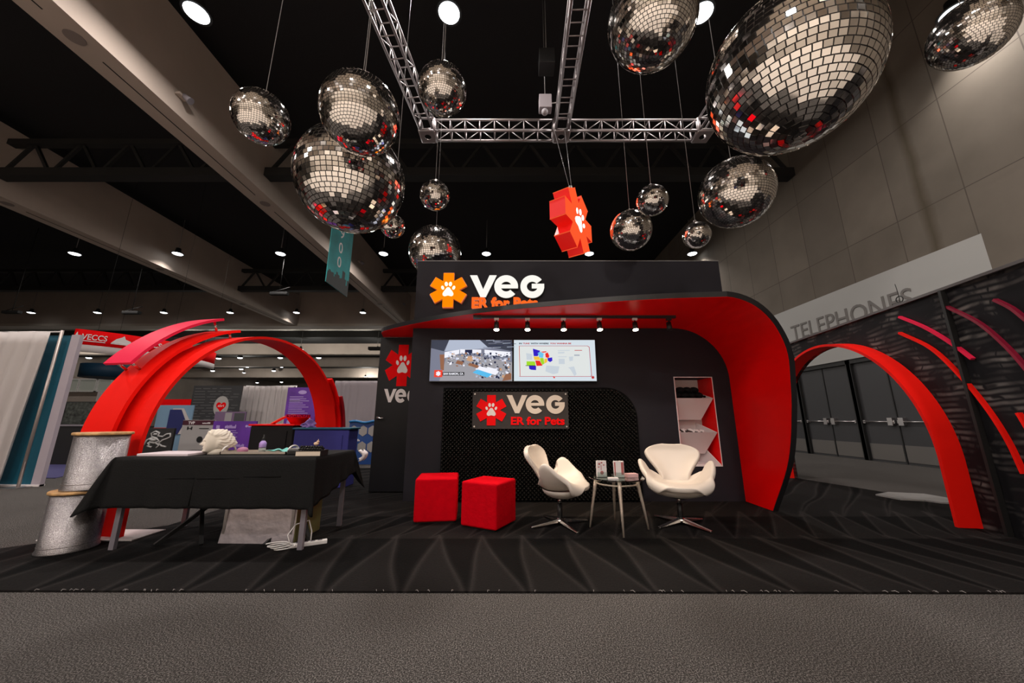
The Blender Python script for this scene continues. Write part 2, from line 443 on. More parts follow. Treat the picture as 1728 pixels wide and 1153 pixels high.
BACK_FILL_L = bpy.data.lights.new('lamp_light', 'AREA'); BACK_FILL_L.shape = 'DISK'; BACK_FILL_L.size = .42; BACK_FILL_L.energy = HALL_W*3.9; BACK_FILL_L.color = (1.0, .92, .87)
words_x = {-4: 'fifth from the right', -3: 'far left', -2: 'left', -1: 'left of centre', 0: 'over the booth', 1: 'right of centre', 2: 'by the concrete wall'}
names = {(5.65, -1): 'round hall lamp blazing beside the nearest concrete beam, top left',
         (5.65, 0): 'round hall lamp blazing above the small mirror ball, top centre',
         (5.65, 2): 'round hall lamp at top right beside the concrete wall'}
mid = {-4: 'leftmost hall lamp of the middle row, above the white drape', -3: 'hall lamp of the middle row in front of the left concrete beam',
       -2: 'hall lamp of the middle row, between the two left beams', -1: 'hall lamp of the middle row beside the small mirror ball at left',
       0: 'hall lamp of the middle row just above the header, left part', 1: 'hall lamp of the middle row behind the hanging red symbol',
       2: 'hall lamp of the middle row at the right end of the header'}
for yy in (-10.5, -4.5, 5.65, 16.5, 26.6):
    ks = range(-3, 3)
    if yy == 16.5: ks = range(-4, 3)
    if yy == 26.6: ks = range(-7, -1)
    for k in ks:
        x = -1.3+5.22*k
        if x > 9.2: x = 9.1
        lab = names.get((yy, k)) or (mid[k] if yy == 16.5 else None)
        if yy == 26.6: lab = ['hall lamp of the far row, rightmost, left of the booth', 'hall lamp of the far row, second from the right', 'hall lamp of the far row, above the right half of the left arch',
                              'hall lamp of the far row, above the tip of the pink curved panel', 'hall lamp of the far row, above the red hanging banner', 'hall lamp of the far row, leftmost in the photo'][-2-k]
        if lab is None: lab = 'round hall lamp hanging from the black ceiling outside the view'
        if L0 is None: L0 = hall_lamp(); o = L0; o.location = (x, yy, 9.28); o['label'] = lab
        else: o = dup(L0, lab, None, (x, yy, 9.28))
        if k == 2 or (k == -3 and yy > 0) or yy == 26.6:  # lamps right beside a wall or beam: narrower and dimmer
            for ch in o.children:
                if ch.type == 'LIGHT': ch.data = EDGE_L
        elif yy < 0:                      # rows behind the viewer boosted, as unseen fill and for mirror reflections
            for ch in o.children:
                if ch.type == 'LIGHT': ch.data = BACK_FILL_L; 
        o['group'] = 'round hall lamps in rows under the ceiling'
# far lamps seen through the left arch
F0 = None
far_px = [(449, 632), (407, 623), (473, 604), (359, 626), (355, 638), (368, 636), (405, 604), (538, 604), (417, 619), (475, 619), (410, 636), (458, 637), (462, 626), (508, 636), (434, 646), (475, 645), (328, 636), (369, 605), (150, 604), (140, 634), (155, 626)]
for i, (px, py) in enumerate(far_px):
    a, b, c = ray(px, py); Yd = 8.2/(c/b)
    q = at(px, py, Yd)
    if F0 is None:
        F0 = thing('ceiling_lamp', 'small far hall lamp', 'ceiling lamp', q, group='tiny hall lamps of the far bay seen through the left arch')
        MB().lathe([(.08, .5), (.2, .4), (.34, 0)], (0, 0, 0), 14).build('housing', M['steel_black'], F0, local=True)
        MB().sphere((0, 0, 0), .30, 14, 8, (1, 1, .45)).build('lens', M['lens'], F0, local=True)
        MB().tube([(0, 0, .5), (0, 0, .9)], .03, 5).build('hanger', M['rope'], F0, local=True)
        F0['label'] = 'small glowing hall lamp of the far bay seen beyond the left arch'; o = F0
    else: o = dup(F0, None, None, q)
# extra lamps added to brighten the far bay and its ceiling
for i, (x, y) in enumerate([(-22, 36), (-32, 36), (-14, 36), (-25, 60), (-42, 55), (-5, 40), (-50, 38)]):
    o = dup(L0, 'added round lamp brightening the far bay', 'added far bay fill lamps', (x, y, 8.2))
    for ch in o.children:
        if ch.type == 'LIGHT': ch.data = FAR_FILL_L; ch.location = (0, 0, -.35)

# right wall: lit fascia with lettering, dark double doors
FZ0, FZ1 = 2.75, 4.8
M['fascia'] = mat('fascia_paint', (.40, .40, .385), .6)
mb = MB(); mb.box(WX, WX+.1, 6.57, 17.5, FZ0, FZ1)
o = struct(next_trim(), mb, M['fascia'])
mb = MB(); mb.box(WX, WX+.4, 2.0, 6.57, FZ0, FZ1)
o2 = struct('wall_right_lower', mb, M['cast_concrete'])

def text_polys(txt, size, bold=0.0, ital=0.0, space=1.0):
    cu = bpy.data.curves.new('t', 'FONT'); cu.body = txt; cu.size = size; cu.offset = bold; cu.shear = ital; cu.space_character = space
    cu.resolution_u = 4
    ob = bpy.data.objects.new('t', cu); C.objects.link(ob)
    dg = bpy.context.evaluated_depsgraph_get(); dg.update()
    me = ob.evaluated_get(dg).to_mesh()
    vs = [(v.co.x, v.co.y) for v in me.vertices]; fs = [tuple(p.vertices) for p in me.polygons]
    es = {}
    for f_ in fs:
        for i in range(len(f_)):
            a, b = f_[i], f_[(i+1) % len(f_)]
            k = (min(a, b), max(a, b)); es.setdefault(k, []).append((a, b))
    ob.evaluated_get(dg).to_mesh_clear(); bpy.data.objects.remove(ob); bpy.data.curves.remove(cu)
    x0 = min(v[0] for v in vs); x1 = max(v[0] for v in vs)
    return vs, fs, [e[0] for e in es.values() if len(e) == 1], x0, x1
def text(mb, txt, fr, x, y, cap, width=None, bold=0.0, d0=0.0, d1=.005, ital=0.0, space=1.0):
    """lettering with cap height cap, left end at x, baseline y, squeezed to width"""
    size = cap/.69
    vs, fs, bd, x0, x1 = text_polys(txt, size, bold*cap, ital, space)
    k = width/(x1-x0) if width else 1.0
    n = len(vs); P = [(x+(a-x0)*k, y+b) for a, b in vs]
    V = [fr.p(a, b, d0) for a, b in P]+[fr.p(a, b, d1) for a, b in P]
    F_ = [tuple(reversed(f_)) for f_ in fs]+[tuple(i+n for i in f_) for f_ in fs]+[(a, b, b+n, a+n) for a, b in bd]
    mb.add(V, F_)
def scribble(mb, fr, x, y, w, h, d0=.001, d1=.005, n=8, seed=1):
    """a line of script too small to read in the photo: a row of rounded strokes"""
    r_ = random.Random(seed)
    for i in range(n):
        hh = h*r_.uniform(.55, 1.0); mb.prism(ell(x+w*(i+.5)/n, y+hh/2, w/n*.42, hh/2, n=10), fr, d0, d1)
ph = thing('wall_lettering', 'large grey telephone lettering on the pale wall above the dark doors', 'sign', (WX-.02, 11.7, 3.5))
fr = Frame((WX, 11.75, 3.70), (0, -1, 0))
mb = MB(); text(mb, 'TELEPHONES', fr, 0, 0, .50, 3.75, d0=.005, d1=.02)
mb.build('letters', mat('grey_letter', (.16, .15, .14), .6), ph)
mb = MB(); mb.tube([fr.p(-.55, .18, .01), fr.p(-.42, .10, .01), fr.p(-.32, .22, .01)], .035, 8); mb.lathe([(.1, 0), (.1, .01)], tuple(fr.p(-.45, .34, .01)), 16)
mb.build('handset_symbol', mat('grey_letter_b', (.16, .15, .14), .6), ph)
M['door_paint'] = mat('door_paint', (.042, .042, .045), .5)
M['door_frame'] = mat('door_frame', (.012, .012, .012), .5)
M['kick'] = mat('kick_plate', (.16, .15, .14), .4, .3)
for i, (ya, yb) in enumerate([(2.0, 4.34), (4.34, 6.24), (6.24, 8.14), (8.14, 10.04), (10.04, 11.94), (11.94, 13.84), (13.84, 15.74), (15.74, 17.5)]):
    X_ = WX+.12
    o = struct('door_%d' % (i+1), MB().box(X_, X_+.06, ya, yb, 0, FZ0), M['door_paint'])
    fr_ = MB(); fr_.box(X_-.08, X_, ya-.05, ya+.07, 0, FZ0); fr_.box(X_-.08, X_, yb-.07, yb+.05, 0, FZ0); fr_.box(X_-.08, X_, ya, yb, FZ0-.12, FZ0)
    fr_.build('door_frame', M['door_frame'], o)
    ym = (ya+yb)/2
    MB().box(X_-.02, X_, ym-.012, ym+.012, 0, FZ0-.1).build('meeting_stile', M['door_frame'], o)
    for a, b in ((ya+.1, ym-.03), (ym+.03, yb-.1)):
        MB().box(X_-.012, X_, a, b, .05, .45).build('kick_plate', M['kick'], o, label='grey kick plate')
        h = MB(); h.tube([(X_-.06, a+.02, 1.02), (X_-.06, b-.02, 1.02)], .02, 8); h.box(X_-.07, X_, a, a+.06, .98, 1.06); h.box(X_-.07, X_, b-.06, b, .98, 1.06)
        if abs(b-ym) < .1: h.box(X_-.09, X_, b-.16, b-.04, .93, 1.12)
        else: h.box(X_-.09, X_, a+.04, a+.16, .93, 1.12)
        h.build('push_bar', M['alu'], o, label='silver push bar')

# ------------------------------------------------------------------ black stand carpet
def slab(name, label, cat, poly, z0, z1, m):
    mb = MB(); mb.prism(poly, Frame((0, 0, 0), (1, 0, 0), (0, 1, 0)), z0, z1)
    return tag(mb.build(name, m), label, cat)
slab('booth_carpet', 'black plush booth carpet with vacuum tracks and a frayed front edge', 'carpet',
     [(-6.2, 2.56), (8.2, 2.50), (6.6, 3.6), (6.0, 4.9), (5.6, 5.7), (5.15, 7.6), (-3.6, 8.4), (-3.55, 3.95), (-4.34, 3.3), (-5.3, 2.75)], 0.0, .012, M['black_plush'])
fz = MB()
for i in range(60):
    x = -3.2+rnd.random()*7.2; L = .005+rnd.random()*.012; a = rnd.uniform(-1.2, 1.2)
    fz.tube([(x, 2.545-.004*x, .012), (x+L*math.sin(a), 2.54-.004*x-L*.6, .02), (x+1.6*L*math.sin(a+.4), 2.535-.004*x-L, .014)], .0012, 4)
tag(fz.build('carpet_fray', M['white_drape']), 'loose pale threads along the front edge of the black carpet', 'threads', kind='stuff')
pl = [at(px, py, 1).to_tuple() for px, py in ((0, 0),)]
def ground(px, py):
    a, b, c = ray(px, py); Y = CAMH/(-c/b); return (a/b*Y, Y)
slab('plastic_film', 'crumpled translucent plastic film lying on the floor inside the right arch', 'plastic film',
     [ground(*p) for p in ((1478, 838), (1500, 834), (1560, 837), (1612, 846), (1612, 853), (1590, 852), (1560, 848), (1520, 846))], .0125, .03, mat('film', (.30, .29, .28), .4, bump=.8, bscale=12))
slab('blue_carpet', 'violet blue carpet of a neighbouring stand behind the white panels', 'carpet',
     [(-10.8, 7.0), (-8.55, 7.0), (-10.2, 10.2), (-13.5, 10.2)], 0, .012, mat('blue_carpet', (.05, .045, .14), .95))

# ------------------------------------------------------------------ logo shapes
def asterisk(L, wd, rot=0.0):
    pts = []
    for k in range(6):
        a = PI/2+rot-k*PI/3
        u = (math.cos(a), math.sin(a)); n_ = (-u[1], u[0])
        for s_ in (1, -1): pts.append((u[0]*L+n_[0]*s_*wd/2, u[1]*L+n_[1]*s_*wd/2))
        b = a-PI/6
        pts.append((math.cos(b)*wd, math.sin(b)*wd))
    return pts
def ell(cx, cy, rx, ry, rot=0, n=20):
    return [(cx+rx*math.cos(t)*math.cos(rot)-ry*math.sin(t)*math.sin(rot), cy+rx*math.cos(t)*math.sin(rot)+ry*math.sin(t)*math.cos(rot)) for t in [2*PI*i/n for i in range(n)]]
def paw(s, cx=0, cy=0, rot=0):
    pad = [(0, .34), (.11, .29), (.19, .16), (.33, -.02), (.42, -.20), (.40, -.34), (.28, -.42), (.14, -.39), (0, -.35)]
    pad = [(0, .30)]+[(x, y-.02) for x, y in pad[1:]]
    full = pad+[(-x, y) for x, y in pad[1:-1][::-1]]
    P = [full, ell(-.16, .56, .125, .185, .1), ell(.16, .56, .125, .185, -.1), ell(-.43, .26, .11, .165, .35), ell(.43, .26, .11, .165, -.35)]
    c_, s_ = math.cos(rot), math.sin(rot)
    return [[(cx+s*(x*c_-y*s_), cy+s*(x*s_+y*c_)) for x, y in p] for p in P]
def arc_ring(cx, cy, r0, r1, a0, a1, n=26):
    A = [math.radians(a0+(a1-a0)*i/n) for i in range(n+1)]
    return [(cx+r1*math.cos(a), cy+r1*math.sin(a)) for a in A]+[(cx+r0*math.cos(a), cy+r0*math.sin(a)) for a in A[::-1]]
def brand_word(mb, fr, x, y, h, d0, d1, width=None):
    """the three big letters; x,y lower left; h height"""
    def put(poly, e=0): mb.prism([(x+a*h, y+b*h) for a, b in poly], fr, d0, d1-e)
    k = .97
    put([(0, k), (.30, k), (.555, .36), (.81, k), (1.10, k), (.665, .03), (.445, .03)])
    c_ = (1.50, .485)
    put(arc_ring(c_[0], c_[1], .225, .49, 0, 318)); put([(c_[0]-.24, .415), (c_[0]+.485, .415), (c_[0]+.485, .565), (c_[0]-.24, .565)], .001)
    c_ = (2.575, .485)
    put(arc_ring(c_[0], c_[1], .225, .49, 38, 358)); put([(c_[0]-.02, .41), (c_[0]+.49, .41), (c_[0]+.49, .60), (c_[0]-.02, .60)], .001)
def logo_disc(mb_a, mb_p, fr, cx, cy, L, d0, d1, dp, rot=0):
    mb_a.prism([(cx+a, cy+b) for a, b in asterisk(L, .585*L, rot)], fr, d0, d1)
    for q in paw(L*.72, cx, cy-.07*L, rot): mb_p.prism(q, fr, d1, dp)

# ------------------------------------------------------------------ booth
BY = 5.05
booth = thing('exhibit_wall', 'black main wall of the booth carrying two screens and a shelf niche', 'booth wall', (0, BY, 0))
RX0, RX1, RZ0, RZ1 = 2.32, 2.86, .465, 1.67
def ztop(x): return 2.40 if x < 2.37 else 1.65+math.sqrt(max(0, .5625-(x-2.37)**2))
fr0 = Frame((0, BY, 0), (1, 0, 0), (0, 0, 1))
mb = MB()
mb.rect(fr0, -1.46, RX0, .012, 2.40, -.5, 0)
mb.rect(fr0, RX0, RX1, .012, RZ0, -.5, 0)
xs = [RX0+(RX1-RX0)*i/10 for i in range(11)]
mb.prism([(RX0, RZ1), (RX1, RZ1)]+[(x, ztop(x)) for x in xs[::-1]], fr0, -.5, 0)
xs = [RX1+(3.118-RX1)*i/14 for i in range(15)]
mb.prism([(RX1, .012), (3.118, .012)]+[(x, ztop(x)) for x in xs[::-1]], fr0, -.5, 0)
mb.build('wall_panel', M['black_wall'], booth)
mb = MB(); mb.rect(fr0, RX0, RX1, RZ0, RZ1, -.5, -.38)
mb.build('niche_back', M['white_paint'], booth)
mb = MB(); mb.rect(fr0, RX0, RX0+.008, RZ0, RZ1, -.38, .004); mb.rect(fr0, RX1-.008, RX1, RZ0, RZ1, -.38, .004)
mb.build('niche_side', M['red_paint'], booth, label='red inner side of the niche')
mb = MB()
for a, b, c_, d in ((RX0-.006, RX0+.004, RZ0, RZ1), (RX1-.004, RX1+.006, RZ0, RZ1), (RX0-.006, RX1+.006, RZ1-.004, RZ1+.006), (RX0-.006, RX1+.006, RZ0-.01, RZ0+.004)):
    mb.rect(fr0, a, b, c_, d, -.02, .008)
mb.build('niche_trim', M['white_paint'], booth)
for zr in (1.375, .905, .472):                      # three wedge trays
    zb = max(zr-.30, RZ0+.002) if zr > .5 else None
    x0, x1 = RX0+.01, RX1-.01
    mb = MB(); tck = .012
    if zb:
        xr = x1-.10
        # slanted front: rim at the wall plane, narrower foot further back
        mb.hexa([Vector(p) for p in ((x0, BY+.20, zb), (xr, BY+.20, zb), (xr, BY+.21, zb), (x0, BY+.21, zb),
                 (x0, BY-.002, zr), (x1, BY-.002, zr), (x1, BY+.012, zr), (x0, BY+.012, zr))])
        # slanted right cheek
        mb.hexa([Vector(p) for p in ((xr-tck, BY+.20, zb), (xr, BY+.20, zb), (xr, BY+.36, zb), (xr-tck, BY+.36, zb),
                 (x1-tck, BY, zr), (x1, BY, zr), (xr, BY+.36, zr+.13), (xr-tck, BY+.36, zr+.13))])
        mb.rect(fr0, x0, xr, zb, zb+tck, -.38, -.20)
        mb.rect(fr0, x0, xr, zb, zr+.15, -.378, -.36)
    else:
        mb.hexa([Vector(p) for p in ((x0, BY+.002, zr-.005), (x1, BY+.002, zr-.005), (x1-.1, BY+.36, zr-.005), (x0, BY+.36, zr-.005),
                 (x0, BY+.002, zr+.007), (x1, BY+.002, zr+.007), (x1-.1, BY+.36, zr+.007), (x0, BY+.36, zr+.007))])
        mb.hexa([Vector(p) for p in ((x1-tck, BY, zr), (x1, BY, zr), (x1-.1, BY+.36, zr), (x1-.112, BY+.36, zr),
                 (x1-tck, BY, zr+.01), (x1, BY, zr+.01), (x1-.1, BY+.36, zr+.30), (x1-.112, BY+.36, zr+.30))])
    mb.build('shelf_tray', M['white_paint'], booth)
# closet block left of the main wall, with door
closet = thing('booth_closet', 'black storage closet at the left end of the booth with a logo door', 'closet', (-1.8, 6.1, 0))
MB().box(-2.15, -1.462, 5.64, 6.6, .012, 2.394).build('body', M['black_laminate'], closet)
dr = MB().box(-2.135, -1.48, 5.61, 5.64, .03, 2.30).build('door_panel', M['black_laminate'], closet)
MB().box(-1.49, -1.463, 5.60, 5.64, .03, 2.40).build('door_trim', M['alu'], closet)
hb = MB(); hb.tube([(-2.08, 5.61, 1.10), (-2.08, 5.56, 1.10), (-1.98, 5.555, 1.10)], .011, 8); hb.lathe([(.024, -.02), (.024, .02)], (-2.08, 5.60, 1.10), 12)
hb.build('door_handle', M['chrome'], dr, label='silver lever handle')
fr1 = Frame((-1.755, 5.61, 0)); fr1.ux = fr1.ux*.82
a_, p_ = MB(), MB()
logo_disc(a_, p_, fr1, 0, 1.93, .335, .001, .004, .006)
a_.build('logo_symbol', M['red_print'], dr); p_.build('logo_paw', M['white_print'], dr)
w_ = MB(); fr2 = Frame((-2.02, 5.61, 0)); fr2.ux = fr2.ux*.80; brand_word(w_, fr2, 0, 1.335, .222, .001, .004); w_.build('logo_word', M['white_print'], dr)

# canopy: one sheet running along the ceiling and down the right side
canopy = thing('booth_canopy', 'red lined black canopy sweeping over the booth and down to the floor at right', 'canopy', (3.12, 4.8, 0))
yf = smooth_tab([(-2.10, 5.58), (-2.07, 5.40), (-1.95, 5.22), (-1.37, 4.80), (-.61, 4.38), (-.07, 4.17), (1.057, 3.87), (1.756, 3.74), (2.37, 3.68)], 70)
st = []                                             # x, z, nx, nz, yfront, yback
for x, y in yf: st.append((x, 2.40, 0, 1, y, 5.64 if x < -1.46 else BY))
for i in range(1, 17):
    a = PI/2-PI/2*i/16
    st.append((2.37+.75*math.cos(a), 1.65+.75*math.sin(a), math.cos(a), math.sin(a), lerp([(0, 3.68), (.33, 3.76), (.66, 3.86), (1, 3.93)], i/16), BY))
yl = smooth_tab([(0, 3.93), (.45, 4.0), (1.04, 4.18), (1.64, 4.55)], 16)
for d, y in yl[1:]: st.append((3.12, 1.65-d, 1, 0, y, BY))
TH = .062
vs = []; fs = []
for x, z, nx, nz, y0, y1 in st:
    vs += [(x, y0, z), (x, y1, z), (x+nx*TH, y1, z+nz*TH), (x+nx*TH, y0, z+nz*TH)]
for i in range(len(st)-1):
    for a, b in ((0, 1), (1, 2), (2, 3), (3, 0)): fs.append((i*4+a, i*4+b, i*4+4+b, i*4+4+a))
fs += [(3, 2, 1, 0), tuple(range(len(vs)-4, len(vs)))]
mb = MB(); mb.add(vs, fs); mb.build('shell', M['black_edge'], canopy)
vs = []; fs = []
for x, z, nx, nz, y0, y1 in st:
    vs += [(x-nx*.004, y0+.004, z-nz*.004), (x-nx*.004, y1-.002, z-nz*.004), (x, y1-.002, z), (x, y0+.004, z)]
for i in range(len(st)-1):
    for a, b in ((0, 1), (1, 2), (2, 3), (3, 0)): fs.append((i*4+a, i*4+b, i*4+4+b, i*4+4+a))
mb = MB(); mb.add(vs, fs); mb.build('red_lining', M['red_paint'], canopy, label='glossy red underside')

# header
HX0, HX1, HZ1 = -1.455, 3.185, 3.465
header = thing('header_wall', 'black header box above the canopy with glowing letters', 'header', (.9, BY+.1, 2.48))
MB().box(HX0, HX1, BY, BY+.3, 2.476, HZ1).build('panel', M['black_wall'], header)
mb = MB(); mb.box(HX0-.004, HX1+.004, BY-.004, BY+.304, HZ1, HZ1+.012); mb.build('edge_trim', mat('edge_grey', (.20, .19, .19), .5), header)
frH = Frame((0, BY, 0))
a_, p_, k_ = MB(), MB(), MB()
k_.prism([(-.955+a, 2.975+b) for a, b in asterisk(.278, .158)], frH, 0.002, .05)
logo_disc(a_, p_, frH, -.955, 2.975, .268, .05, .066, .072)
k_.build('symbol_case', mat('case_white', (.45, .40, .38), .4, emit=(1, .12, .01), es=.25), header)
a_.build('symbol_face', glow('glow_orange', (1.0, .21, .0), 1.25), header, label='glowing orange six armed symbol')
p_.build('paw_face', glow('glow_cream', (1.0, .86, .62), 1.6), header, label='glowing white paw')
w_, c_ = MB(), MB()
brand_word(w_, frH, -.635, 2.855, .365, .04, .06); w_.build('letter_face', glow('glow_white', (1.0, .97, .90), 1.0), header, label='glowing white letters')
brand_word(c_, frH, -.630, 2.845, .365, .004, .039); c_.build('letter_case', M['black_plastic'], header)
w_ = MB(); text(w_, 'ER for Pets', frH, -.60, 2.70, .155, .985, bold=.05, d0=.04, d1=.06)
w_.build('tagline_face', glow('glow_tag', (1.0, .13, .015), 1.15), header, label='glowing orange lettering')
c_ = MB(); text(c_, 'ER for Pets', frH, -.595, 2.69, .155, .985, bold=.05, d0=.004, d1=.039); c_.build('tagline_case', M['white_plastic'], header)
for x, z, e, col in ((-.955, 2.975, 2.0, (1, .25, .08)),):
    l = bpy.data.lights.new('symbol_glow', 'POINT'); l.energy = 1.2; l.color = col; l.shadow_soft_size = .15
    lo = link(bpy.data.objects.new('symbol_glow', l), header); lo.location = world_of(header).inverted() @ Vector((x, BY-.14, z))

# acoustic foam field
FX0, FX1, FZT = -.97, 1.75, 1.52
P = .054; q2 = P/2
def inside(x, z):
    if not (FX0+q2 <= x <= FX1-q2 and .02+q2 <= z <= FZT-q2): return False
    if x > FX1-.42 and z > FZT-.42: return (x-(FX1-.42))**2+(z-(FZT-.42))**2 < (.42-q2)**2
    return True
V = []; F_ = []; mb = MB()
for j in range(int(FZT/q2)+1):
    for i in range(int((FX1-FX0)/P)+2):
        xc = FX0+i*P+(j % 2)*q2; zc = .02+j*q2
        if not inside(xc, zc): continue
        b = len(V); e = .0075
        V += [(xc-q2, BY-.016, zc), (xc, BY-.016, zc-q2), (xc+q2, BY-.016, zc), (xc, BY-.016, zc+q2),
              (xc-e, BY-.072, zc), (xc, BY-.072, zc-e), (xc+e, BY-.072, zc), (xc, BY-.072, zc+e)]
        F_ += [(b, b+1, b+5, b+4), (b+1, b+2, b+6, b+5), (b+2, b+3, b+7, b+6), (b+3, b, b+4, b+7), (b+4, b+5, b+6, b+7)]
sl = [(FX0, .014), (FX1, .014)]+[(FX1-.42+.42*math.cos(PI/2*k/10), FZT-.42+.42*math.sin(PI/2*k/10)) for k in range(11)]+[(FX0, FZT)]
mb.k = 1; mb.prism(sl, Frame((0, BY, 0)), .001, .017); mb.k = 0
mb.add(V, F_)
tag(mb.build('acoustic_foam', [M['foam'], mat('foam_back', (.006, .006, .006), .9, spec=.05)]), 'black pyramid acoustic foam panel with one rounded corner on the booth wall', 'acoustic foam')

# wall sign
sg = thing('logo_sign', 'dark rectangular plaque with red symbol and pale letters in front of the foam', 'sign', (.1, BY-.09, .96))
frS = Frame((0, BY-.10, 0))
SX0, SX1, SZ0, SZ1 = -.545, .775, .955, 1.455
MB().rect(frS, SX0, SX1, SZ0, SZ1, -.012, 0).build('plate', mat('plaque', (.042, .038, .038), .6, spec=.15), sg)
a_, p_ = MB(), MB(); logo_disc(a_, p_, frS, -.285, 1.205, .205, .001, .008, .012)
a_.build('logo_symbol', mat('sign_red', (.80, .004, .006), .6, spec=.08), sg); p_.build('logo_paw', M['white_print'], sg)
w_ = MB(); brand_word(w_, frS, -.075, 1.155, .262, .001, .009); w_.build('logo_word', mat('cream_letter', (.62, .56, .50), .6, spec=.15), sg)
w_ = MB(); text(w_, 'ER for Pets', frS, -.015, 1.012, .098, .735, bold=.05, d0=.001, d1=.009); w_.build('tagline', mat('sign_red2', (.80, .004, .006), .6, spec=.08), sg)
for x, z in ((SX0+.03, SZ0+.03), (SX1-.03, SZ0+.03), (SX0+.03, SZ1-.03), (SX1-.03, SZ1-.03)):
    MB().tube([(x, BY-.10-.010, z), (x, BY-.002, z)], .011, 12).build('standoff', M['chrome'], sg)

# screens
TZ0, TZ1 = 1.595, 2.215
def screen(name, label, x0, x1):
    t_ = thing(name, label, 'screen', ((x0+x1)/2, BY-.03, TZ0))
    MB().box(x0, x1, BY-.075, BY-.002, TZ0, TZ1).build('case', M['black_plastic'], t_, bevel=.004)
    return t_
tv1 = screen('wall_screen', 'left wall screen showing a busy clinic room seen from above', -1.175, .012)
tv2 = screen('wall_screen', 'right wall screen showing a coloured map on white', .018, 1.205)
fT = Frame((-1.165, BY-.0755, TZ0+.014)); W1, H1 = 1.167, .592
def E(i, r, g, b, s=1.0): return glow('screen_tone_%s' % i, (r, g, b), s)
cols = [(.20, .21, .28), (.05, .055, .08), (.62, .64, .80), (.90, .90, .98), (.015, .02, .06), (.30, .13, .07), (.10, .50, .85), (.85, .06, .03), (.01, .01, .01), (.34, .33, .36), (.45, .5, .62), (.6, .35, .2)]
SM = [E(i, *c) for i, c in enumerate(cols)]
mb = MB(); r_ = random.Random(3)
def q(k, pts, d): mb.k = k; mb.prism([(a*W1, b*H1) for a, b in pts], fT, d-.0004, d)
q(0, [(0, 0), (1, 0), (1, 1), (0, 1)], .0010)
q(9, [(.12, 0), (1, 0), (1, .45), (.6, .6), (.2, .62)], .0016)
q(1, [(.0, 1), (.22, 1), (.16, .72), (.0, .80)], .0014)
q(10, [(.22, 1), (.6, 1), (.75, .80), (.3, .74), (.17, .72)], .0017)
q(1, [(.60, 1), (1, 1), (1, .72), (.85, .78), (.7, .82)], .0018)
for i in range(16): x = .62+.36*r_.random(); y = .8+.19*r_.random(); q(r_.choice([10, 0, 4]), [(x, y), (x+.1, y+.01), (x+.1, y+.02), (x, y+.014)], .0024)
q(3, [(.17, .55), (.35, .66), (.35, .76), (.17, .70)], .002); q(3, [(.36, .66), (.62, .68), (.62, .76), (.36, .77)], .002); q(3, [(.66, .62), (.98, .60), (.98, .70), (.66, .76)], .002)
q(4, [(.42, .67), (.51, .67), (.51, .76), (.42, .76)], .0026)
q(5, [(.11, .64), (.17, .64), (.17, .25), (.13, .28)], .003)
for i in range(330):
    x = .17+.80*r_.random(); y = .05+.62*r_.random()
    if x < .55 and y < .30: continue
    if x < .5 and y < .5 and r_.random() < .6: continue
    s_ = .008+.022*r_.random(); h_ = s_*(1+1.6*r_.random()); sk = r_.uniform(-.01, .01)
    q(r_.choice([3, 3, 2, 2, 4, 4, 4, 1, 5, 10, 11, 9]), [(x, y), (x+s_, y+sk*.4), (x+s_+sk, y+h_), (x+sk, y+h_)], .0032+.00001*i)
for k, p in ((5, [(.31, .42), (.39, .38), (.41, .46), (.33, .50)]), (5, [(.46, .38), (.58, .30), (.60, .36), (.48, .44)]), (11, [(.44, .50), (.50, .46), (.52, .58), (.46, .60)]), (3, [(.55, .28), (.80, .14), (.84, .23), (.60, .36)]),
             (6, [(.52, .20), (.70, .08), (.76, .16), (.58, .28)]), (5, [(.88, 0), (.99, .03), (.99, .18), (.92, .16)]), (3, [(.68, .28), (.8, .22), (.82, .28), (.7, .34)])): q(k, p, .0072)
q(7, [(.055, .09), (.155, .09), (.155, .26), (.055, .26)], .0076); q(8, [(.155, .13), (.42, .13), (.42, .21), (.155, .21)], .0075)
mb.k = 3; mb.prism([(.105*W1+a, .175*H1+b) for a, b in asterisk(.034, .020)], fT, .0076, .0082)
text(mb, 'SAN RAMON, CA', fT, .165*W1, .148*H1, .027, .285, bold=.06, d0=.0076, d1=.0082)
mb.build('picture', SM, tv1, label='lit picture of the clinic room')
fT = Frame((.028, BY-.0755, TZ0+.014))
cols = [(.66, .74, .80), (.74, .77, .76), (.03, .01, .55), (.16, .55, .85), (.90, .55, .05), (.35, .70, .02), (.85, .02, .01), (.42, .46, .52), (.50, .02, .02), (.02, .02, .04), (.58, .64, .70)]
SM = [glow('map_tone_%d' % i, c, 1.0) for i, c in enumerate(cols)]
mb = MB()
def q(k, pts, d=.004): mb.k = k; mb.prism([(a*W1, (1-b)*H1) for a, b in pts], fT, d-.0006, d)
q(0, [(0, 0), (1, 0), (1, 1), (0, 1)], .001)
q(1, [(.05, .16), (.92, .16), (.92, .88), (.05, .88)], .0014)
def states(k, *pp):
    for p in pp: q(k, [((a-832)/755, (b-90)/430) for a, b in p])
states(2, [(1008, 183), (1075, 205), (1052, 262), (1015, 262)], [(1142, 283), (1185, 275), (1187, 310), (1165, 325), (1145, 310)], [(970, 362), (1035, 365), (1035, 408), (990, 405), (972, 395)])
states(3, [(1052, 228), (1075, 215), (1108, 235), (1100, 280), (1065, 275)])
states(4, [(1013, 265), (1068, 268), (1075, 305), (1020, 302)], [(1112, 292), (1142, 283), (1138, 325), (1112, 340)])
states(5, [(948, 316), (1025, 318), (1032, 360), (948, 358)], [(1075, 280), (1105, 282), (1112, 340), (1092, 355), (1075, 315)])
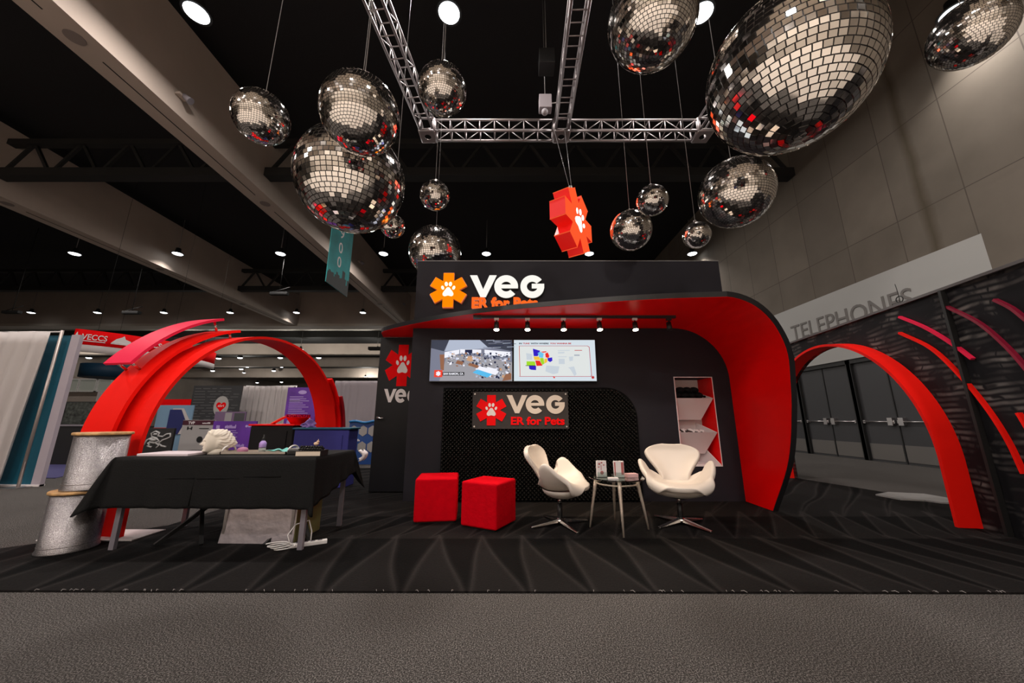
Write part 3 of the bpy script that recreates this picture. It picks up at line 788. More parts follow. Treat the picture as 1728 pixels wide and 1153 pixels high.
states(6, [(1028, 308), (1070, 310), (1095, 362), (1040, 365)], [(1080, 215), (1135, 210), (1130, 222), (1100, 225)], [(1122, 235), (1145, 222), (1160, 262), (1150, 282), (1125, 275)], [(1185, 475), (1210, 480), (1200, 495)])
states(9, [(938, 358), (1030, 360), (1030, 366), (940, 364)])
states(10, [(1240, 200), (1350, 197), (1350, 205), (1240, 208)], [(1240, 220), (1300, 218), (1300, 232), (1240, 235)], [(1240, 265), (1320, 265), (1320, 273), (1240, 273)], [(1245, 290), (1300, 290), (1300, 345), (1245, 345)],
       [(1130, 360), (1250, 370), (1235, 440), (1190, 450), (1120, 420)], [(1330, 380), (1385, 370), (1405, 450), (1385, 470), (1350, 400)], [(945, 230), (1000, 240), (1000, 300), (950, 300)], [(1340, 270), (1380, 265), (1375, 310), (1345, 315)])
states(7, [(1390, 245), (1440, 245), (1440, 260), (1390, 260)]); states(8, [(1395, 198), (1465, 198), (1465, 204), (1395, 204)])
for a, b, c_, d in ((880, 152, 1520, 156), (880, 472, 1540, 476)): states(8, [(a, b), (c_, b), (c_, d), (a, d)])
states(8, [(879, 152), (884, 152), (890, 470), (885, 470)], [(1530, 165), (1535, 165), (1545, 465), (1540, 465)], [(1518, 152), (1535, 165), (1531, 169), (1516, 156)], [(1545, 462), (1538, 476), (1532, 473), (1540, 461)])
fm = fT
def mt(k, s_, x, wd): mb.k = k; text(mb, s_, fT, (x-832)/755*W1, (1-(135-90)/430)*H1, .021, wd/755*W1, bold=.05, d0=.003, d1=.004)
mt(9, 'IN', 880, 26); mt(8, 'TUNE', 916, 62); mt(9, 'WITH WHERE', 988, 168); mt(8, 'YOU WANNA BE', 1168, 198)
mb.k = 8; mb.prism([(.955*W1+a, .085*H1+b) for a, b in asterisk(.022, .013)], fT, .003, .004)
mb.build('picture', SM, tv2, label='lit white picture with a coloured map')
for x, tv in ((-.58, tv1), (.61, tv2)):
    l = bpy.data.lights.new('screen_light', 'AREA'); l.shape = 'RECTANGLE'; l.size = 1.1; l.size_y = .55; l.energy = 3.0; l.color = (.8, .85, 1.0)
    lo = link(bpy.data.objects.new('screen_light', l), tv); lo.location = world_of(tv).inverted() @ Vector((x, BY-.095, 1.9)); lo.rotation_euler = (PI/2, 0, 0)

# track lighting under the canopy
TY = 4.40
tr = thing('track_rail', 'black lighting rail fixed under the red canopy', 'track rail', (.8, TY, 2.36))
MB().box(-.45, 2.12, TY-.018, TY+.018, 2.362, 2.396).build('rail', M['black_plastic'], tr)
MB().box(-.50, -.40, TY-.03, TY+.03, 2.355, 2.396).build('power_feed', M['black_plastic'], tr)
warm = glow('spot_glow', (1.0, .86, .62), 30.0)
def spot(x, lab, on=True):
    t_ = thing('track_spotlight', lab, 'spotlight', (x, TY, 2.362), group='spotlights on the rail under the canopy')
    MB().box(-.03, .03, -.016, .016, -.03, 0).build('adapter', M['black_plastic'] if not on else M['white_plastic'], t_, local=True)
    MB().tube([(0, 0, -.03), (0, -.002, -.07)], .008, 8).build('stem', M['black_plastic'], t_, local=True)
    MB().tube([(0, .012, -.055), (0, -.006, -.155)], [.030, .034], 18).build('housing', M['black_plastic'], t_, local=True)
    MB().tube([(0, -.0062, -.1552), (0, -.0072, -.159)], .034, 18).build('lamp_lens', warm if on else M['black_plastic'], t_, local=True, label='glowing warm lens' if on else None)
    if on:
        l = bpy.data.lights.new('spot_light', 'SPOT'); l.energy = SPOT_W; l.color = (1.0, .80, .58); l.spot_size = math.radians(110); l.spot_blend = .8; l.shadow_soft_size = .03
        lo = link(bpy.data.objects.new('spot_light', l), t_); lo.location = (0, -.012, -.18); lo.rotation_euler = (math.radians(-8), 0, 0)
    return t_
for x, lab in ((-.20, 'leftmost lit spotlight on the canopy rail'), (.20, 'second lit spotlight from the left on the canopy rail'), (.665, 'middle one of the five lit spotlights on the rail'),
               (1.13, 'fourth lit spotlight from the left on the rail'), (1.59, 'rightmost lit spotlight on the canopy rail')): spot(x, lab)
spot(2.03, 'unlit black spotlight at the right end of the rail', False)

# merchandise in the niche
r_ = random.Random(5)
for i in range(7):
    x = RX0+.08+.10*(i % 4)+(.05 if i > 3 else 0); z = 1.375+.012+(.075 if i > 3 else 0)
    t_ = thing('baseball_cap', 'folded black cap in the top shelf tray', 'cap', (x, BY+.13, z), r_.uniform(-.5, .5), group='black caps in the top tray')
    MB().sphere((0, 0, .03), .068, 16, 8, (1, 1.1, .75)).build('crown', M['black_cloth'], t_, local=True)
    MB().grid(lambda u, v: ((u-.5)*.11, -.055-.06*v*(1-(2*u-1)**2*.5), .02-.02*(2*u-1)**2), 8, 4).build('brim', M['black_cloth'], t_, local=True, solid=.004)
    if i in (0, 2): MB().box(-.02, .02, -.064, -.058, .025, .04).build('patch', M['red_print'], t_, local=True, label='red patch')
for i in range(11):
    x = RX0+.03+.034*i; a = r_.uniform(-.6, .6)
    k = i % 2
    o = MB().box(-.028, .028, -.05, .05, -.008, .008).build('badge_reel', M['black_plastic'] if k else M['white_plastic'], bevel=.003)
    o.location = (x, BY+.10+.01*r_.random(), .905+.004+.014*r_.random()); o.rotation_euler = (r_.uniform(.2, .5), r_.uniform(-.3, .3), a)
    tag(o, 'flat black giveaway case in the middle tray' if k else 'flat white giveaway case in the middle tray', 'giveaway', 'black giveaways in the middle tray' if k else 'white giveaways in the middle tray')

# ------------------------------------------------------------------ furniture
def ottoman(label, x, y, rz, s_, h):
    t_ = thing('ottoman', label, 'ottoman', (x, y, .012), rz)
    MB().box(-s_/2, s_/2, -s_/2, s_/2, .012, h).build('cushion', M['red_velvet'], t_, local=True, bevel=.022, seg=4)
    MB().box(-s_/2+.03, s_/2-.03, -s_/2+.03, s_/2-.03, 0, .014).build('base', M['black_plastic'], t_, local=True)
    sm_ = MB(); q_ = s_/2+.001
    sm_.tube([(-q_+.01, -q_+.01, h-.016), (q_-.01, -q_+.01, h-.016), (q_-.01, q_-.01, h-.016), (-q_+.01, q_-.01, h-.016)], .004, 6, closed=True)
    sm_.build('piping', M['red_velvet'], t_, local=True)
    return t_
ottoman('red velvet cube ottoman, left one, squarely facing the front', -.838, 4.25, math.radians(7), .45, .445)
ottoman('red velvet cube ottoman, right one, turned with a corner to the front', -.242, 4.0, math.radians(-28), .425, .44)

def swan_chair(label, x, y, rz):
    t_ = thing('swivel_armchair', label, 'armchair', (x, y, .012), rz, group=None)
    py_ = smooth_tab([(0, .335), (.12, .325), (.30, .265), (.45, .205), (.53, .165), (.60, .09), (.75, -.06), (.90, -.22), (1, -.31)], 80)
    pz_ = smooth_tab([(0, .785), (.12, .70), (.30, .555), (.45, .435), (.53, .37), (.60, .342), (.75, .345), (.90, .375), (1, .368)], 80)
    ww = smooth_tab([(0, .09), (.012, .16), (.03, .215), (.06, .27), (.10, .307), (.15, .322), (.22, .30), (.32, .235), (.42, .178), (.50, .165), (.545, .20), (.60, .34), (.66, .405), (.73, .42), (.82, .395), (.90, .345), (.96, .29), (1, .235)], 160)
    rr = smooth_tab([(0, 0), (.1, .03), (.3, .055), (.42, .05), (.5, .04), (.55, .08), (.60, .21), (.66, .285), (.72, .275), (.80, .19), (.88, .10), (.95, .035), (1, .01)], 80)
    def fn(u, v):
        s_ = 2*u-1; w_ = lerp(ww, v); r = lerp(rr, v); e = abs(s_)
        x_ = w_*(s_*(1-.06*e*e)) ; y_ = lerp(py_, v); z_ = lerp(pz_, v)
        if v < .5:
            y_ -= r*e**2*1.2
        k = min(1, max(0, (v-.47)/.08))
        z_ += k*r*e**2.6
        y_ += k*.05*e**2*(1 if v > .6 else 0.5)
        if v > .75: y_ += .085*e**2.2*((v-.75)/.25)**2; z_ -= .012*((v-.85)/.15)**2 if v > .85 else 0
        return (x_, y_, z_)
    mb = MB(); mb.grid(fn, 22, 64)
    mb.build('shell', M['white_leather'], t_, local=True, solid=.05, sub=1, off=-1)
    ub = MB(); ub.grid(lambda u, v: ((.30*math.sin(v*PI/2)*math.cos(2*PI*u)), -.045+(.215*math.sin(v*PI/2)*math.sin(2*PI*u)), .372-.105*math.cos(v*PI/2)), 40, 10)
    ub.build('under_shell', M['white_leather'], t_, local=True)
    MB().lathe([(.07, .255), (.08, .275), (.02, .28)], (0, .0, 0), 20).build('mounting_plate', M['black_plastic'], t_, local=True)
    MB().tube([(0, 0, .275), (0, 0, .20)], .020, 14).build('upper_column', M['chrome'], t_, local=True)
    MB().tube([(0, 0, .205), (0, 0, .045)], .027, 14).build('lower_column', M['black_plastic'], t_, local=True)
    MB().lathe([(.045, .022), (.05, .045), (.03, .07)], (0, 0, 0), 18).build('hub', M['chrome'], t_, local=True)
    for k in range(4):
        a = PI/4+k*PI/2; d = Vector((math.cos(a), math.sin(a), 0)); n_ = Vector((-d.y, d.x, 0)); z = Vector((0, 0, 1))
        p0 = d*.03; p1 = d*.335
        MB().hexa([p0-n_*.026+z*.025, p0+n_*.026+z*.025, p0+n_*.026+z*.035, p0-n_*.026+z*.035] and
                  [p0-n_*.026+z*.028, p1-n_*.015+z*.008, p1+n_*.015+z*.008, p0+n_*.026+z*.028, p0-n_*.020+z*.062, p1-n_*.012+z*.020, p1+n_*.012+z*.020, p0+n_*.020+z*.062]).build('foot', M['chrome'], t_, local=True, bevel=.003)
        MB().lathe([(.010, 0), (.010, .010)], tuple(d*.325), 10).build('glide', M['black_plastic'], t_, local=True)
    return t_
swan_chair('white leather swivel armchair, left one, turned to face right', .50, 3.98, math.radians(68))
swan_chair('white leather swivel armchair, right one, facing the front by the niche', 1.765, 4.0, math.radians(-17))

tx, ty = 1.075, 3.86
tb = thing('side_table', 'small round glass side table on four tapered metal legs between the white chairs', 'side table', (tx, ty, .012))
MB().lathe([(.272, .478), (.278, .482), (.278, .486), (.272, .490)], (0, 0, 0), 48).build('glass_top', M['glass'], tb, local=True)
MB().tube([(.20*math.cos(2*PI*i/32), .20*math.sin(2*PI*i/32), .43) for i in range(32)], .009, 8, closed=True).build('ring', M['brushed'], tb, local=True)
for k in range(4):
    a = math.radians(-98+90*k); d = Vector((math.cos(a), math.sin(a), 0))
    MB().tube([d*.285, d*.25+Vector((0, 0, .22)), d*.215+Vector((0, 0, .40)), d*.205+Vector((0, 0, .478))], [.008, .014, .019, .019], 12).build('leg', M['brushed'], tb, local=True)
TT = .012+.490
def card_holder(label, x, y, rz, front):
    t_ = thing('leaflet_holder', label, 'leaflet holder', (x, y, TT), rz)
    h = MB(); h.box(-.052, .052, .018, .021, .002, .165); h.box(-.052, .052, -.021, .021, 0, .003); h.box(-.052, .052, -.021, -.018, .003, .05)
    h.build('stand', M['glass'], t_, local=True)
    c_ = MB(); c_.box(-.05, .05, -.015, .012, .004, .16); c_.build('cards', M['white_print'], t_, local=True)
    f_ = Frame((0, -.0152, 0)); p_ = MB()
    if front == 0:
        for cx, cy, r in ((-.025, .13, .012), (.0, .142, .01), (-.032, .10, .008), (.022, .12, .009)): p_.prism(ell(cx, cy, r, r*.8), f_, 0, .0008)
        p_.prism(ell(.0, .045, .018, .018), f_, 0, .001); p_.rect(f_, -.01, -.004, .07, .12, 0, .0008)
    else:
        p_.rect(f_, -.047, -.034, .02, .15, 0, .0008); p_.rect(f_, .022, .047, .03, .15, 0, .0008)
    p_.build('print', mat('card_print', (.45, .12, .12), .5), t_, local=True)
card_holder('clear stand of white cards with a red seal, left on the glass table', tx-.155, ty-.03, .1, 0)
card_holder('clear stand of white cards with red borders, right on the glass table', tx+.015, ty-.06, -.05, 1)
o = MB().box(-.06, .06, -.04, .04, 0, .035).build('card_stack', mat('pink_card', (.66, .40, .40), .5), bevel=.002); o.location = (tx+.15, ty-.02, TT); o.rotation_euler = (0, 0, .2)
tag(o, 'stack of pink cards lying at the right of the glass table', 'cards')
o = MB().box(-.05, .05, -.03, .03, 0, .012).build('white_card', M['white_print']); o.location = (tx-.07, ty-.14, TT); o.rotation_euler = (0, 0, -.1)
tag(o, 'white cards lying flat at the front of the glass table', 'cards')

# ------------------------------------------------------------------ left table with cloth
TX0, TX1, TY0, TY1, TZ = -3.46, -1.71, 3.22, 3.98, .752
ft = thing('folding_table', 'folding table under the black tablecloth, only its legs showing', 'table', (-2.58, 3.6, .012))
MB().box(TX0+.02, TX1-.02, TY0+.02, TY1-.02, TZ-.035, TZ-.008).build('tabletop', M['grey_panel'], ft)
for x, y in ((TX0+.10, TY0+.05), (TX0+.10, TY1-.05), (TX1-.07, TY0+.05), (TX1-.07, TY1-.03)):
    MB().beam((x, y, TZ-.03), (x, y, .012), .042, .03).build('leg', mat('leg_grey', (.23, .21, .24), .4, .3), ft)
for xm in (-2.95, -2.0):
    MB().beam((xm-.15, TY0+.15, .012), (xm+.15, TY1-.1, .45), .03).build('brace', M['black_plastic'], ft)
    MB().beam((xm+.25, TY0+.15, .012), (xm-.25, TY1-.1, .45), .03).build('brace', M['black_plastic'], ft)
# cloth: top plus skirt following the edge; hem depth and flare vary round the table
def cloth():
    per = []                                       # (x, y, nx, ny, drop, flare)
    def seg(p, q, n_, d0, d1, f0, f1, k):
        for i in range(k):
            u = i/k; per.append((p[0]+(q[0]-p[0])*u, p[1]+(q[1]-p[1])*u, n_[0], n_[1], d0+(d1-d0)*u, f0+(f1-f0)*u, u))
    def corner(c, a0, a1, drops, flares, k):
        for i in range(k):
            u = i/k; a = a0+(a1-a0)*u; s_ = math.sin(PI*u)
            per.append((c[0], c[1], math.cos(a), math.sin(a), drops[0]+(drops[1]-drops[0])*s_, flares[0]+(flares[1]-flares[0])*s_, 0))
    seg((TX0, TY0), (TX1, TY0), (0, -1), .40, .41, .03, .03, 60)
    corner((TX1, TY0), -PI/2, 0, (.41, .47), (.03, .05), 10)
    seg((TX1, TY0), (TX1, TY1), (1, 0), .40, .22, .02, .02, 30)
    corner((TX1, TY1), 0, PI/2, (.22, .40), (.02, .14), 10)
    seg((TX1, TY1), (TX0, TY1), (0, 1), .25, .25, .03, .03, 50)
    corner((TX0, TY1), PI/2, PI, (.25, .40), (.03, .15), 10)
    seg((TX0, TY1), (TX0, TY0), (-1, 0), .30, .38, .03, .06, 24)
    corner((TX0, TY0), PI, 1.5*PI, (.38, .45), (.06, .17), 12)
    n = len(per); K = 16; vs = []; fs = []
    for j in range(K+1):
        v = j/K
        for i, (x, y, nx, ny, dr_, fl, u) in enumerate(per):
            wv = .010*math.sin(i*.9)*v*v+.006*math.sin(i*.31+2)*v
            k = fl*v**.9+wv+.004
            z = TZ+.002-dr_*v
            if v < .04: k = 0
            vs.append((x+nx*k, y+ny*k, z))
    for j in range(K):
        for i in range(n): fs.append((j*n+i, (j+1)*n+i, (j+1)*n+(i+1) % n, j*n+(i+1) % n))
    mb = MB(); mb.smooth = True; mb.add(vs, fs)
    mb.smooth = False; mb.add([(TX0, TY0, TZ+.0025), (TX1, TY0, TZ+.0025), (TX1, TY1, TZ+.0025), (TX0, TY1, TZ+.0025)], [(0, 1, 2, 3)])
    # fold creases pressed into the front
    o = mb.build('tablecloth', M['black_cloth'], solid=.003, off=1)
    tag(o, 'creased black tablecloth over the long left table', 'tablecloth')
    c_ = MB()
    for z, xa, xb in ((.585, -3.05, -2.72), (.585, -2.70, -2.33), (.60, -2.30, -1.98)): c_.tube([(xa, TY0-.018, z), ((xa+xb)/2, TY0-.024, z+.004), (xb, TY0-.018, z)], .006, 6)
    for x in (-2.72, -2.33, -1.97): c_.tube([(x, TY0-.006, .72), (x, TY0-.018, .55), (x, TY0-.030, .37)], .004, 6)
    c_.build('fold_crease', M['black_cloth'], o)
cloth()
TS = TZ+.006
# things on it
o = MB().box(-.23, .23, -.15, .15, 0, .022).build('paper_stack', mat('paper_lilac', (.72, .62, .66), .6), bevel=.004); o.location = (-3.13, 3.45, TS); tag(o, 'flat stack of white paper at the left end of the black table', 'paper')
# foam head
hd = thing('foam_bust', 'cream foam head with wavy hair, facing left on the black table', 'display head', (-2.83, 3.52, TS), math.radians(47))
def headf(u, v):
    th_ = 2*PI*u; ph_ = PI*v-PI/2
    x = math.cos(ph_)*math.cos(th_); y = math.cos(ph_)*math.sin(th_); z = math.sin(ph_)
    X_, Y_, Z_ = x*.112, y*.080, z*.112
    if x < 0: X_ = -.112*(1-(1-min(1, -x))**1.5)*.92          # flatter face
    def bump(dy, dz, wy, wz, a): return a*math.exp(-((y-dy)/wy)**2-((z-dz)/wz)**2) if x < 0 else 0
    f_ = bump(0, -.10, .16, .15, .020)+bump(0, -.18, .15, .07, .014)+bump(0, .16, .5, .12, .008)-bump(.34, .02, .16, .09, .012)-bump(-.34, .02, .16, .09, .012)
    f_ += bump(0, -.42, .22, .05, .008)+bump(0, -.53, .20, .04, .007)-bump(0, -.475, .25, .02, .005)+bump(0, -.72, .28, .10, .024)-bump(0, -.32, .3, .05, .003)
    X_ -= f_
    for sy in (-1, 1):
        d = ((x-.02)/.12)**2+((z+.05)/.20)**2
        if y*sy > 0: Y_ += sy*.012*math.exp(-d)
    hair = min(1, max(0, (x+.16+max(0, z-.35)*1.7)*4)) if z > -.50 else 0
    if hair:
        ang = math.atan2(z+.1, x+.6)
        wv = .010+.0035*math.sin(ang*22+4*math.sin(x*5)+2*abs(y))+.0015*math.sin(ang*47+x*9)
        r = 1+wv/.1*hair; X_ *= r; Y_ *= r; Z_ *= r
    if x > 0: X_ += .030*math.exp(-((z+.15)/.35)**2)*min(1, x*1.5)
    return (X_, Y_, max(Z_+.112, .0))
MB().grid(headf, 120, 90).build('head', M['foam_white'], hd, local=True)
MB().lathe([(.080, 0), (.076, .03), (.062, .09)], (.015, 0, 0), 28).build('neck', M['foam_white'], hd, local=True)
# tray and its load
tb_ = thing('steel_tray', 'long shallow tray on the black table behind the foam head', 'tray', (-2.42, 3.55, TS))
mb = MB(); mb.box(-.31, .31, -.11, .11, 0, .006); mb.box(-.31, .31, -.11, -.10, 0, .026); mb.box(-.31, .31, .10, .11, 0, .026); mb.box(-.31, -.30, -.11, .11, 0, .026); mb.box(.30, .31, -.11, .11, 0, .026)
mb.build('tray_body', mat('tan_tray', (.42, .36, .30), .45), tb_, local=True)
MB().tube([(.31+.0, .05*math.cos(PI*i/10)*1.6, .03+.045*math.sin(PI*i/10)) for i in range(11)], .008, 8).build('handle', M['white_plastic'], tb_, local=True)
MB().tube([(-.31, .05*math.cos(PI*i/10)*1.6, .03+.045*math.sin(PI*i/10)) for i in range(11)], .008, 8).build('handle', M['white_plastic'], tb_, local=True)
o = MB().sphere((0, 0, .02), .05, 16, 8, (1, .8, .6)).build('tape_roll', mat('mauve', (.42, .16, .28), .5)); o.location = (-2.60, 3.55, TS+.012); tag(o, 'mauve rounded pouch lying in the tray', 'pouch')
bt = thing('spray_bottle', 'small clear bottle with purple label and dark nozzle standing in the tray', 'bottle', (-2.42, 3.56, TS+.007))
MB().lathe([(.028, 0), (.030, .01), (.030, .085), (.014, .11), (.013, .12)], (0, 0, 0), 20).build('body', M['glass'], bt, local=True)
MB().lathe([(.0305, .05), (.0305, .088), (.018, .11)], (0, 0, 0), 20).build('label_band', mat('lilac', (.45, .30, .70), .4), bt, local=True)
MB().lathe([(.014, .12), (.012, .14), (.005, .15), (.004, .17)], (0, 0, 0), 14).build('nozzle', M['black_plastic'], bt, local=True)
MB().lathe([(.0285, .008), (.0285, .045)], (0, 0, 0), 20).build('liquid', M['white_plastic'], bt, local=True)
mb = MB(); r_ = random.Random(11)
mb.grid(lambda u, v: ((u-.5)*.22, (v-.5)*.14, .016+.02*math.sin(u*9)*math.cos(v*7+u*4)*(1-(2*u-1)**2)+.008), 20, 12)
o = mb.build('teal_cloth', mat('teal', (.18, .55, .50), .8), solid=.003); o.location = (-2.23, 3.56, TS+.008); tag(o, 'crumpled pale green cloth at the right end of the tray', 'cloth')
o_ = thing('card_reader', 'black boxy device with grey lid beside the book on the table', 'device', (-1.99, 3.48, TS))
MB().box(-.10, .10, -.06, .06, 0, .045).build('case', M['black_plastic'], o_, local=True, bevel=.008)
MB().box(-.10, .09, -.04, .055, .045, .056).build('lid', mat('grey_lid', (.22, .21, .21), .4), o_, local=True)
bk = thing('thick_book', 'thick hardcover book lying at the right end of the black table', 'book', (-1.82, 3.36, TS), math.radians(5))
MB().box(-.11, .10, -.075, .075, .004, .044).build('pages', mat('pages', (.72, .62, .50), .8), bk, local=True)
mb = MB(); mb.box(-.115, .105, -.08, .08, 0, .004); mb.box(-.115, .105, -.08, .08, .044, .048); mb.box(.100, .106, -.08, .08, 0, .048); mb.build('cover', M['black_plastic'], bk, local=True)
mb = MB()
for i in range(9):
    for j in range(2): mb.sphere((-.09+i*.023, -.05+.05*j, .012), .013, 8, 6)
for i in range(9): mb.sphere((-.09+i*.023, -.03, .030), .012, 8, 6)
o = mb.build('beaded_mat', mat('glossy_black', (.01, .01, .01), .15)); o.location = (-1.82, 3.36, TS+.049); tag(o, 'glossy black beaded strap coiled on top of the book', 'strap')
fg = thing('small_figurine', 'tiny cream animal figurine standing on the black strap', 'figurine', (-1.80, 3.37, TS+.090))
mb = MB(); mb.sphere((0, 0, .014), .020, 12, 8, (1.2, .8, .8)); mb.sphere((.014, 0, .032), .012, 10, 8); mb.build('body', mat('cream_toy', (.75, .52, .36), .5), fg, local=True)
mb = MB(); mb.lathe([(.003, .040), (.0015, .054)], (.012, .005, 0), 6); mb.lathe([(.003, .040), (.0015, .054)], (.019, -.005, 0), 6); mb.build('ears', mat('cream_toy2', (.75, .52, .36), .5), fg, local=True)
mb = MB(); mb.grid(lambda u, v: (.05*math.sin(3*u)+.02*math.sin(9*v), (v-.5)*.12, -.10*u+.014*math.sin(7*v+4*u)), 10, 10)
o = mb.build('white_tissue', M['white_print'], solid=.004); o.location = (-1.66, 4.03, TS-.01); tag(o, 'white tissue hanging over the back right corner of the table', 'tissue')
# metal box under the table
bx = thing('metal_case', 'dented aluminium case standing under the table', 'metal case', (-2.22, 3.4, .012), math.radians(-1.5))
mb = MB(); mb.hexa([Vector(p) for p in ((-.37, 0, 0), (.30, 0, 0), (.30, .42, 0), (-.37, .42, 0), (-.33, .03, .385), (.30, .03, .385), (.30, .42, .385), (-.33, .42, .385))])
mb.build('body', mat('dented_alu', (.58, .53, .57), .36, .75, bump=.5, bscale=5), bx, local=True, bevel=.004)
mb = MB(); mb.box(.302, .306, .01, .41, .01, .38); mb.build('side_plate', mat('green_tint', (.30, .30, .12), .4, .6), bx, local=True)
for x in (-.34, .27): MB().box(x-.012, x+.012, .006, .022, .02, .37).build('corner_strip', M['alu'], bx, local=True)
# power strip
ps = thing('power_strip', 'white power strip with coiled cable on the carpet by the metal case', 'power strip', (-1.78, 3.36, .012), math.radians(28))
MB().box(-.12, .16, -.022, .022, 0, .032).build('strip', M['white_plastic'], ps, local=True, bevel=.005)
for i in range(4): MB().box(-.08+i*.055, -.045+i*.055, -.012, .012, .032, .0335).build('socket', M['grey_panel'], ps, local=True)
MB().tube([(-.14+.08*math.cos(i*.5)-.002*i, -.03+.045*math.sin(i*.5), .008+.0012*i) for i in range(44)], .005, 6).build('cable', M['white_plastic'], ps, local=True)
MB().tube([(-.12, 0, .02), (-.15, .02, .10), (-.10, .05, .17), (.0, .06, .19), (.03, .05, .10), (.03, .02, .035)], .005, 6).build('cable_loop', M['white_plastic'], ps, local=True)

# drums
def drum(label, x, y, z):
    t_ = thing('display_drum', label, 'drum', (x, y, z), group=None)
    MB().lathe([(.182, 0), (.184, .012), (.175, .03), (.175, .455)], (0, 0, 0), 48).build('wrapped_body', M['silver_film'], t_, local=True)
    MB().lathe([(.176, .05), (.177, .055)], (0, 0, 0), 48).build('film_edge', M['silver_film'], t_, local=True)
    MB().lathe([(.188, .455), (.191, .459), (.191, .474), (.186, .478)], (0, 0, 0), 48).build('wooden_rim', M['wood'], t_, local=True, label='raw wooden rim')
drum('silver wrapped drum with a wooden rim, the lower one standing on the carpet', -3.745, 3.28, .012)
drum('silver wrapped drum with a wooden rim, the upper one of the stack', -3.70, 3.305, .490)

# ------------------------------------------------------------------ arches
AD = Vector((.172, .985, 0)).normalized(); AN = Vector((AD.y, -AD.x, 0))       # along the arch, and to its right
def arch_path(base, span, rise, off, a0=0.0, a1=1.0, n=72):
    """centre line points: near foot -> crown -> far foot; off pushes the line outwards"""
    R_ = span/2; zc = rise-R_*.98
    L1 = zc; L2 = PI*R_; T = 2*L1+L2; out = []
    for i in range(n+1):
        s_ = (a0+(a1-a0)*i/n)*T
        if s_ < L1: p = (-off, s_); nn_ = (-1, 0)
        elif s_ < L1+L2:
            a = PI-(s_-L1)/R_; nn_ = (math.cos(a), math.sin(a)); p = (R_+(R_+off)*nn_[0], zc+(R_*.98+off)*nn_[1])
        else: p = (span+off, L1-(s_-L1-L2)); nn_ = (1, 0)
        q0 = base+AD*p[0]; out.append((Vector((q0.x, q0.y, p[1]+base.z)), AD*nn_[0]+Vector((0, 0, nn_[1]))))
    return out
def ribbon(name, path, x0, x1, th, m, parent, taper=None, label=None):
    vs = []; fs = []
    n = len(path)
    for i, (p, nn_) in enumerate(path):
        a, b = (x0, x1) if taper is None else taper(i/(n-1))
        vs += [p+AN*a, p+AN*b, p+AN*b+nn_*th, p+AN*a+nn_*th]
    for i in range(n-1):
        for a, b in ((0, 1), (1, 2), (2, 3), (3, 0)): fs.append((i*4+a, i*4+4+a, i*4+4+b, i*4+b))
    fs += [(0, 1, 2, 3), (n*4-1, n*4-2, n*4-3, n*4-4)]
    mb = MB(); mb.add(vs, fs)
    return mb.build(name, m, parent, label=label)
LB = Vector((-3.80, 3.62, .012)); LS = 2.86
la = thing('entrance_arch', 'free standing red arch of curved ribbons left of the booth', 'arch', LB)
ribbon('main_ribbon', arch_path(LB, LS, 2.17, 0), -.20, .20, .035, M['red_ribbon'], la)
ribbon('outer_ribbon', arch_path(LB, LS, 2.17, .10, 0, .435), -.42, -.04, .035, M['red_ribbon'], la)
ribbon('pink_panel', arch_path(LB, LS, 2.17, .27, .255, .415), -.47, -.12, .03, M['pink_ribbon'], la, label='pinkish red curved top panel')
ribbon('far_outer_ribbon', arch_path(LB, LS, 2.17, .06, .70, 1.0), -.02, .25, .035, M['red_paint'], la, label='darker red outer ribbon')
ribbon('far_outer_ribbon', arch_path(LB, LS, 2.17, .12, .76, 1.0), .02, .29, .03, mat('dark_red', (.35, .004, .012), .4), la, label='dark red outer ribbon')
pa = arch_path(LB, LS, 2.17, .30, .255, .415); pb = arch_path(LB, LS, 2.17, .13, .255, .415); pc = arch_path(LB, LS, 2.17, .03, .2, .435); pd = arch_path(LB, LS, 2.17, .10, .2, .435)
for i in (3, 69):
    MB().tube([pb[i][0]-AN*.22, pa[i][0]-AN*.22-pa[i][1]*.03], .014, 10).build('standoff', M['chrome'], la)
for i in (66,):
    MB().tube([pc[i][0]-AN*.08, pd[i][0]-AN*.08], .014, 10).build('standoff', M['chrome'], la)
MB().tube([pb[3][0]-AN*.40, pa[3][0]-AN*.40-pa[3][1]*.03], .014, 10).build('standoff', M['chrome'], la)
MB().box(-4.28, -3.42, 3.48, 3.80, .0122, .020).build('base_plate', M['white_print'], la, label='white floor plate')

RB = Vector((4.72, 3.88, .012))
ra = thing('entrance_arch', 'dark printed wall at right with a red arched doorway through it', 'arch wall', RB)
# printed wall panel with arched opening, drawn in (s along AD, z)
op = arch_path(Vector((0, 0, 0)), 3.12, 2.16, .0)
ops = [(p.dot(AD), p.z) for p, _ in op]
outer = [(-3.2, .0), (-3.2, 2.44), (4.6, 2.44), (4.6, 0)]
poly = [(-3.2, 0), (0, 0)]+ops[1:-1]+[(3.12, 0), (4.6, 0), (4.6, 2.44), (-3.2, 2.44)]
# build wall local to its own rotated empty so that the print follows the wall
wl = bpy.data.objects.new('print_wall', None); wl.empty_display_size = .01
frW = Frame((0, 0, 0), (1, 0, 0), (0, 0, 1))
mb = MB(); mb.prism([(x, z) for x, z in poly], frW, -.06, 0)
bpy.data.objects.remove(wl)
o = mb.build('printed_panel', M['dash_print'], ra, local=True); o.rotation_euler = (0, 0, math.atan2(AD.y, AD.x)+PI); o.scale = (1, 1, 1)
o.data.transform(Matrix.Diagonal((-1, 1, 1, 1))); o.data.flip_normals(); o.location = (0, 0, 0)
ribbon('main_ribbon', arch_path(RB, 3.12, 2.16, 0), -.21, .05, .035, M['red_ribbon'], ra)
for s0 in (-.28, -2.1):
    q_ = RB+AD*s0
    MB().beam((q_.x, q_.y, .012), (q_.x, q_.y, 2.44), .10, .03, up=AD).build('post', M['black_plastic'], ra)
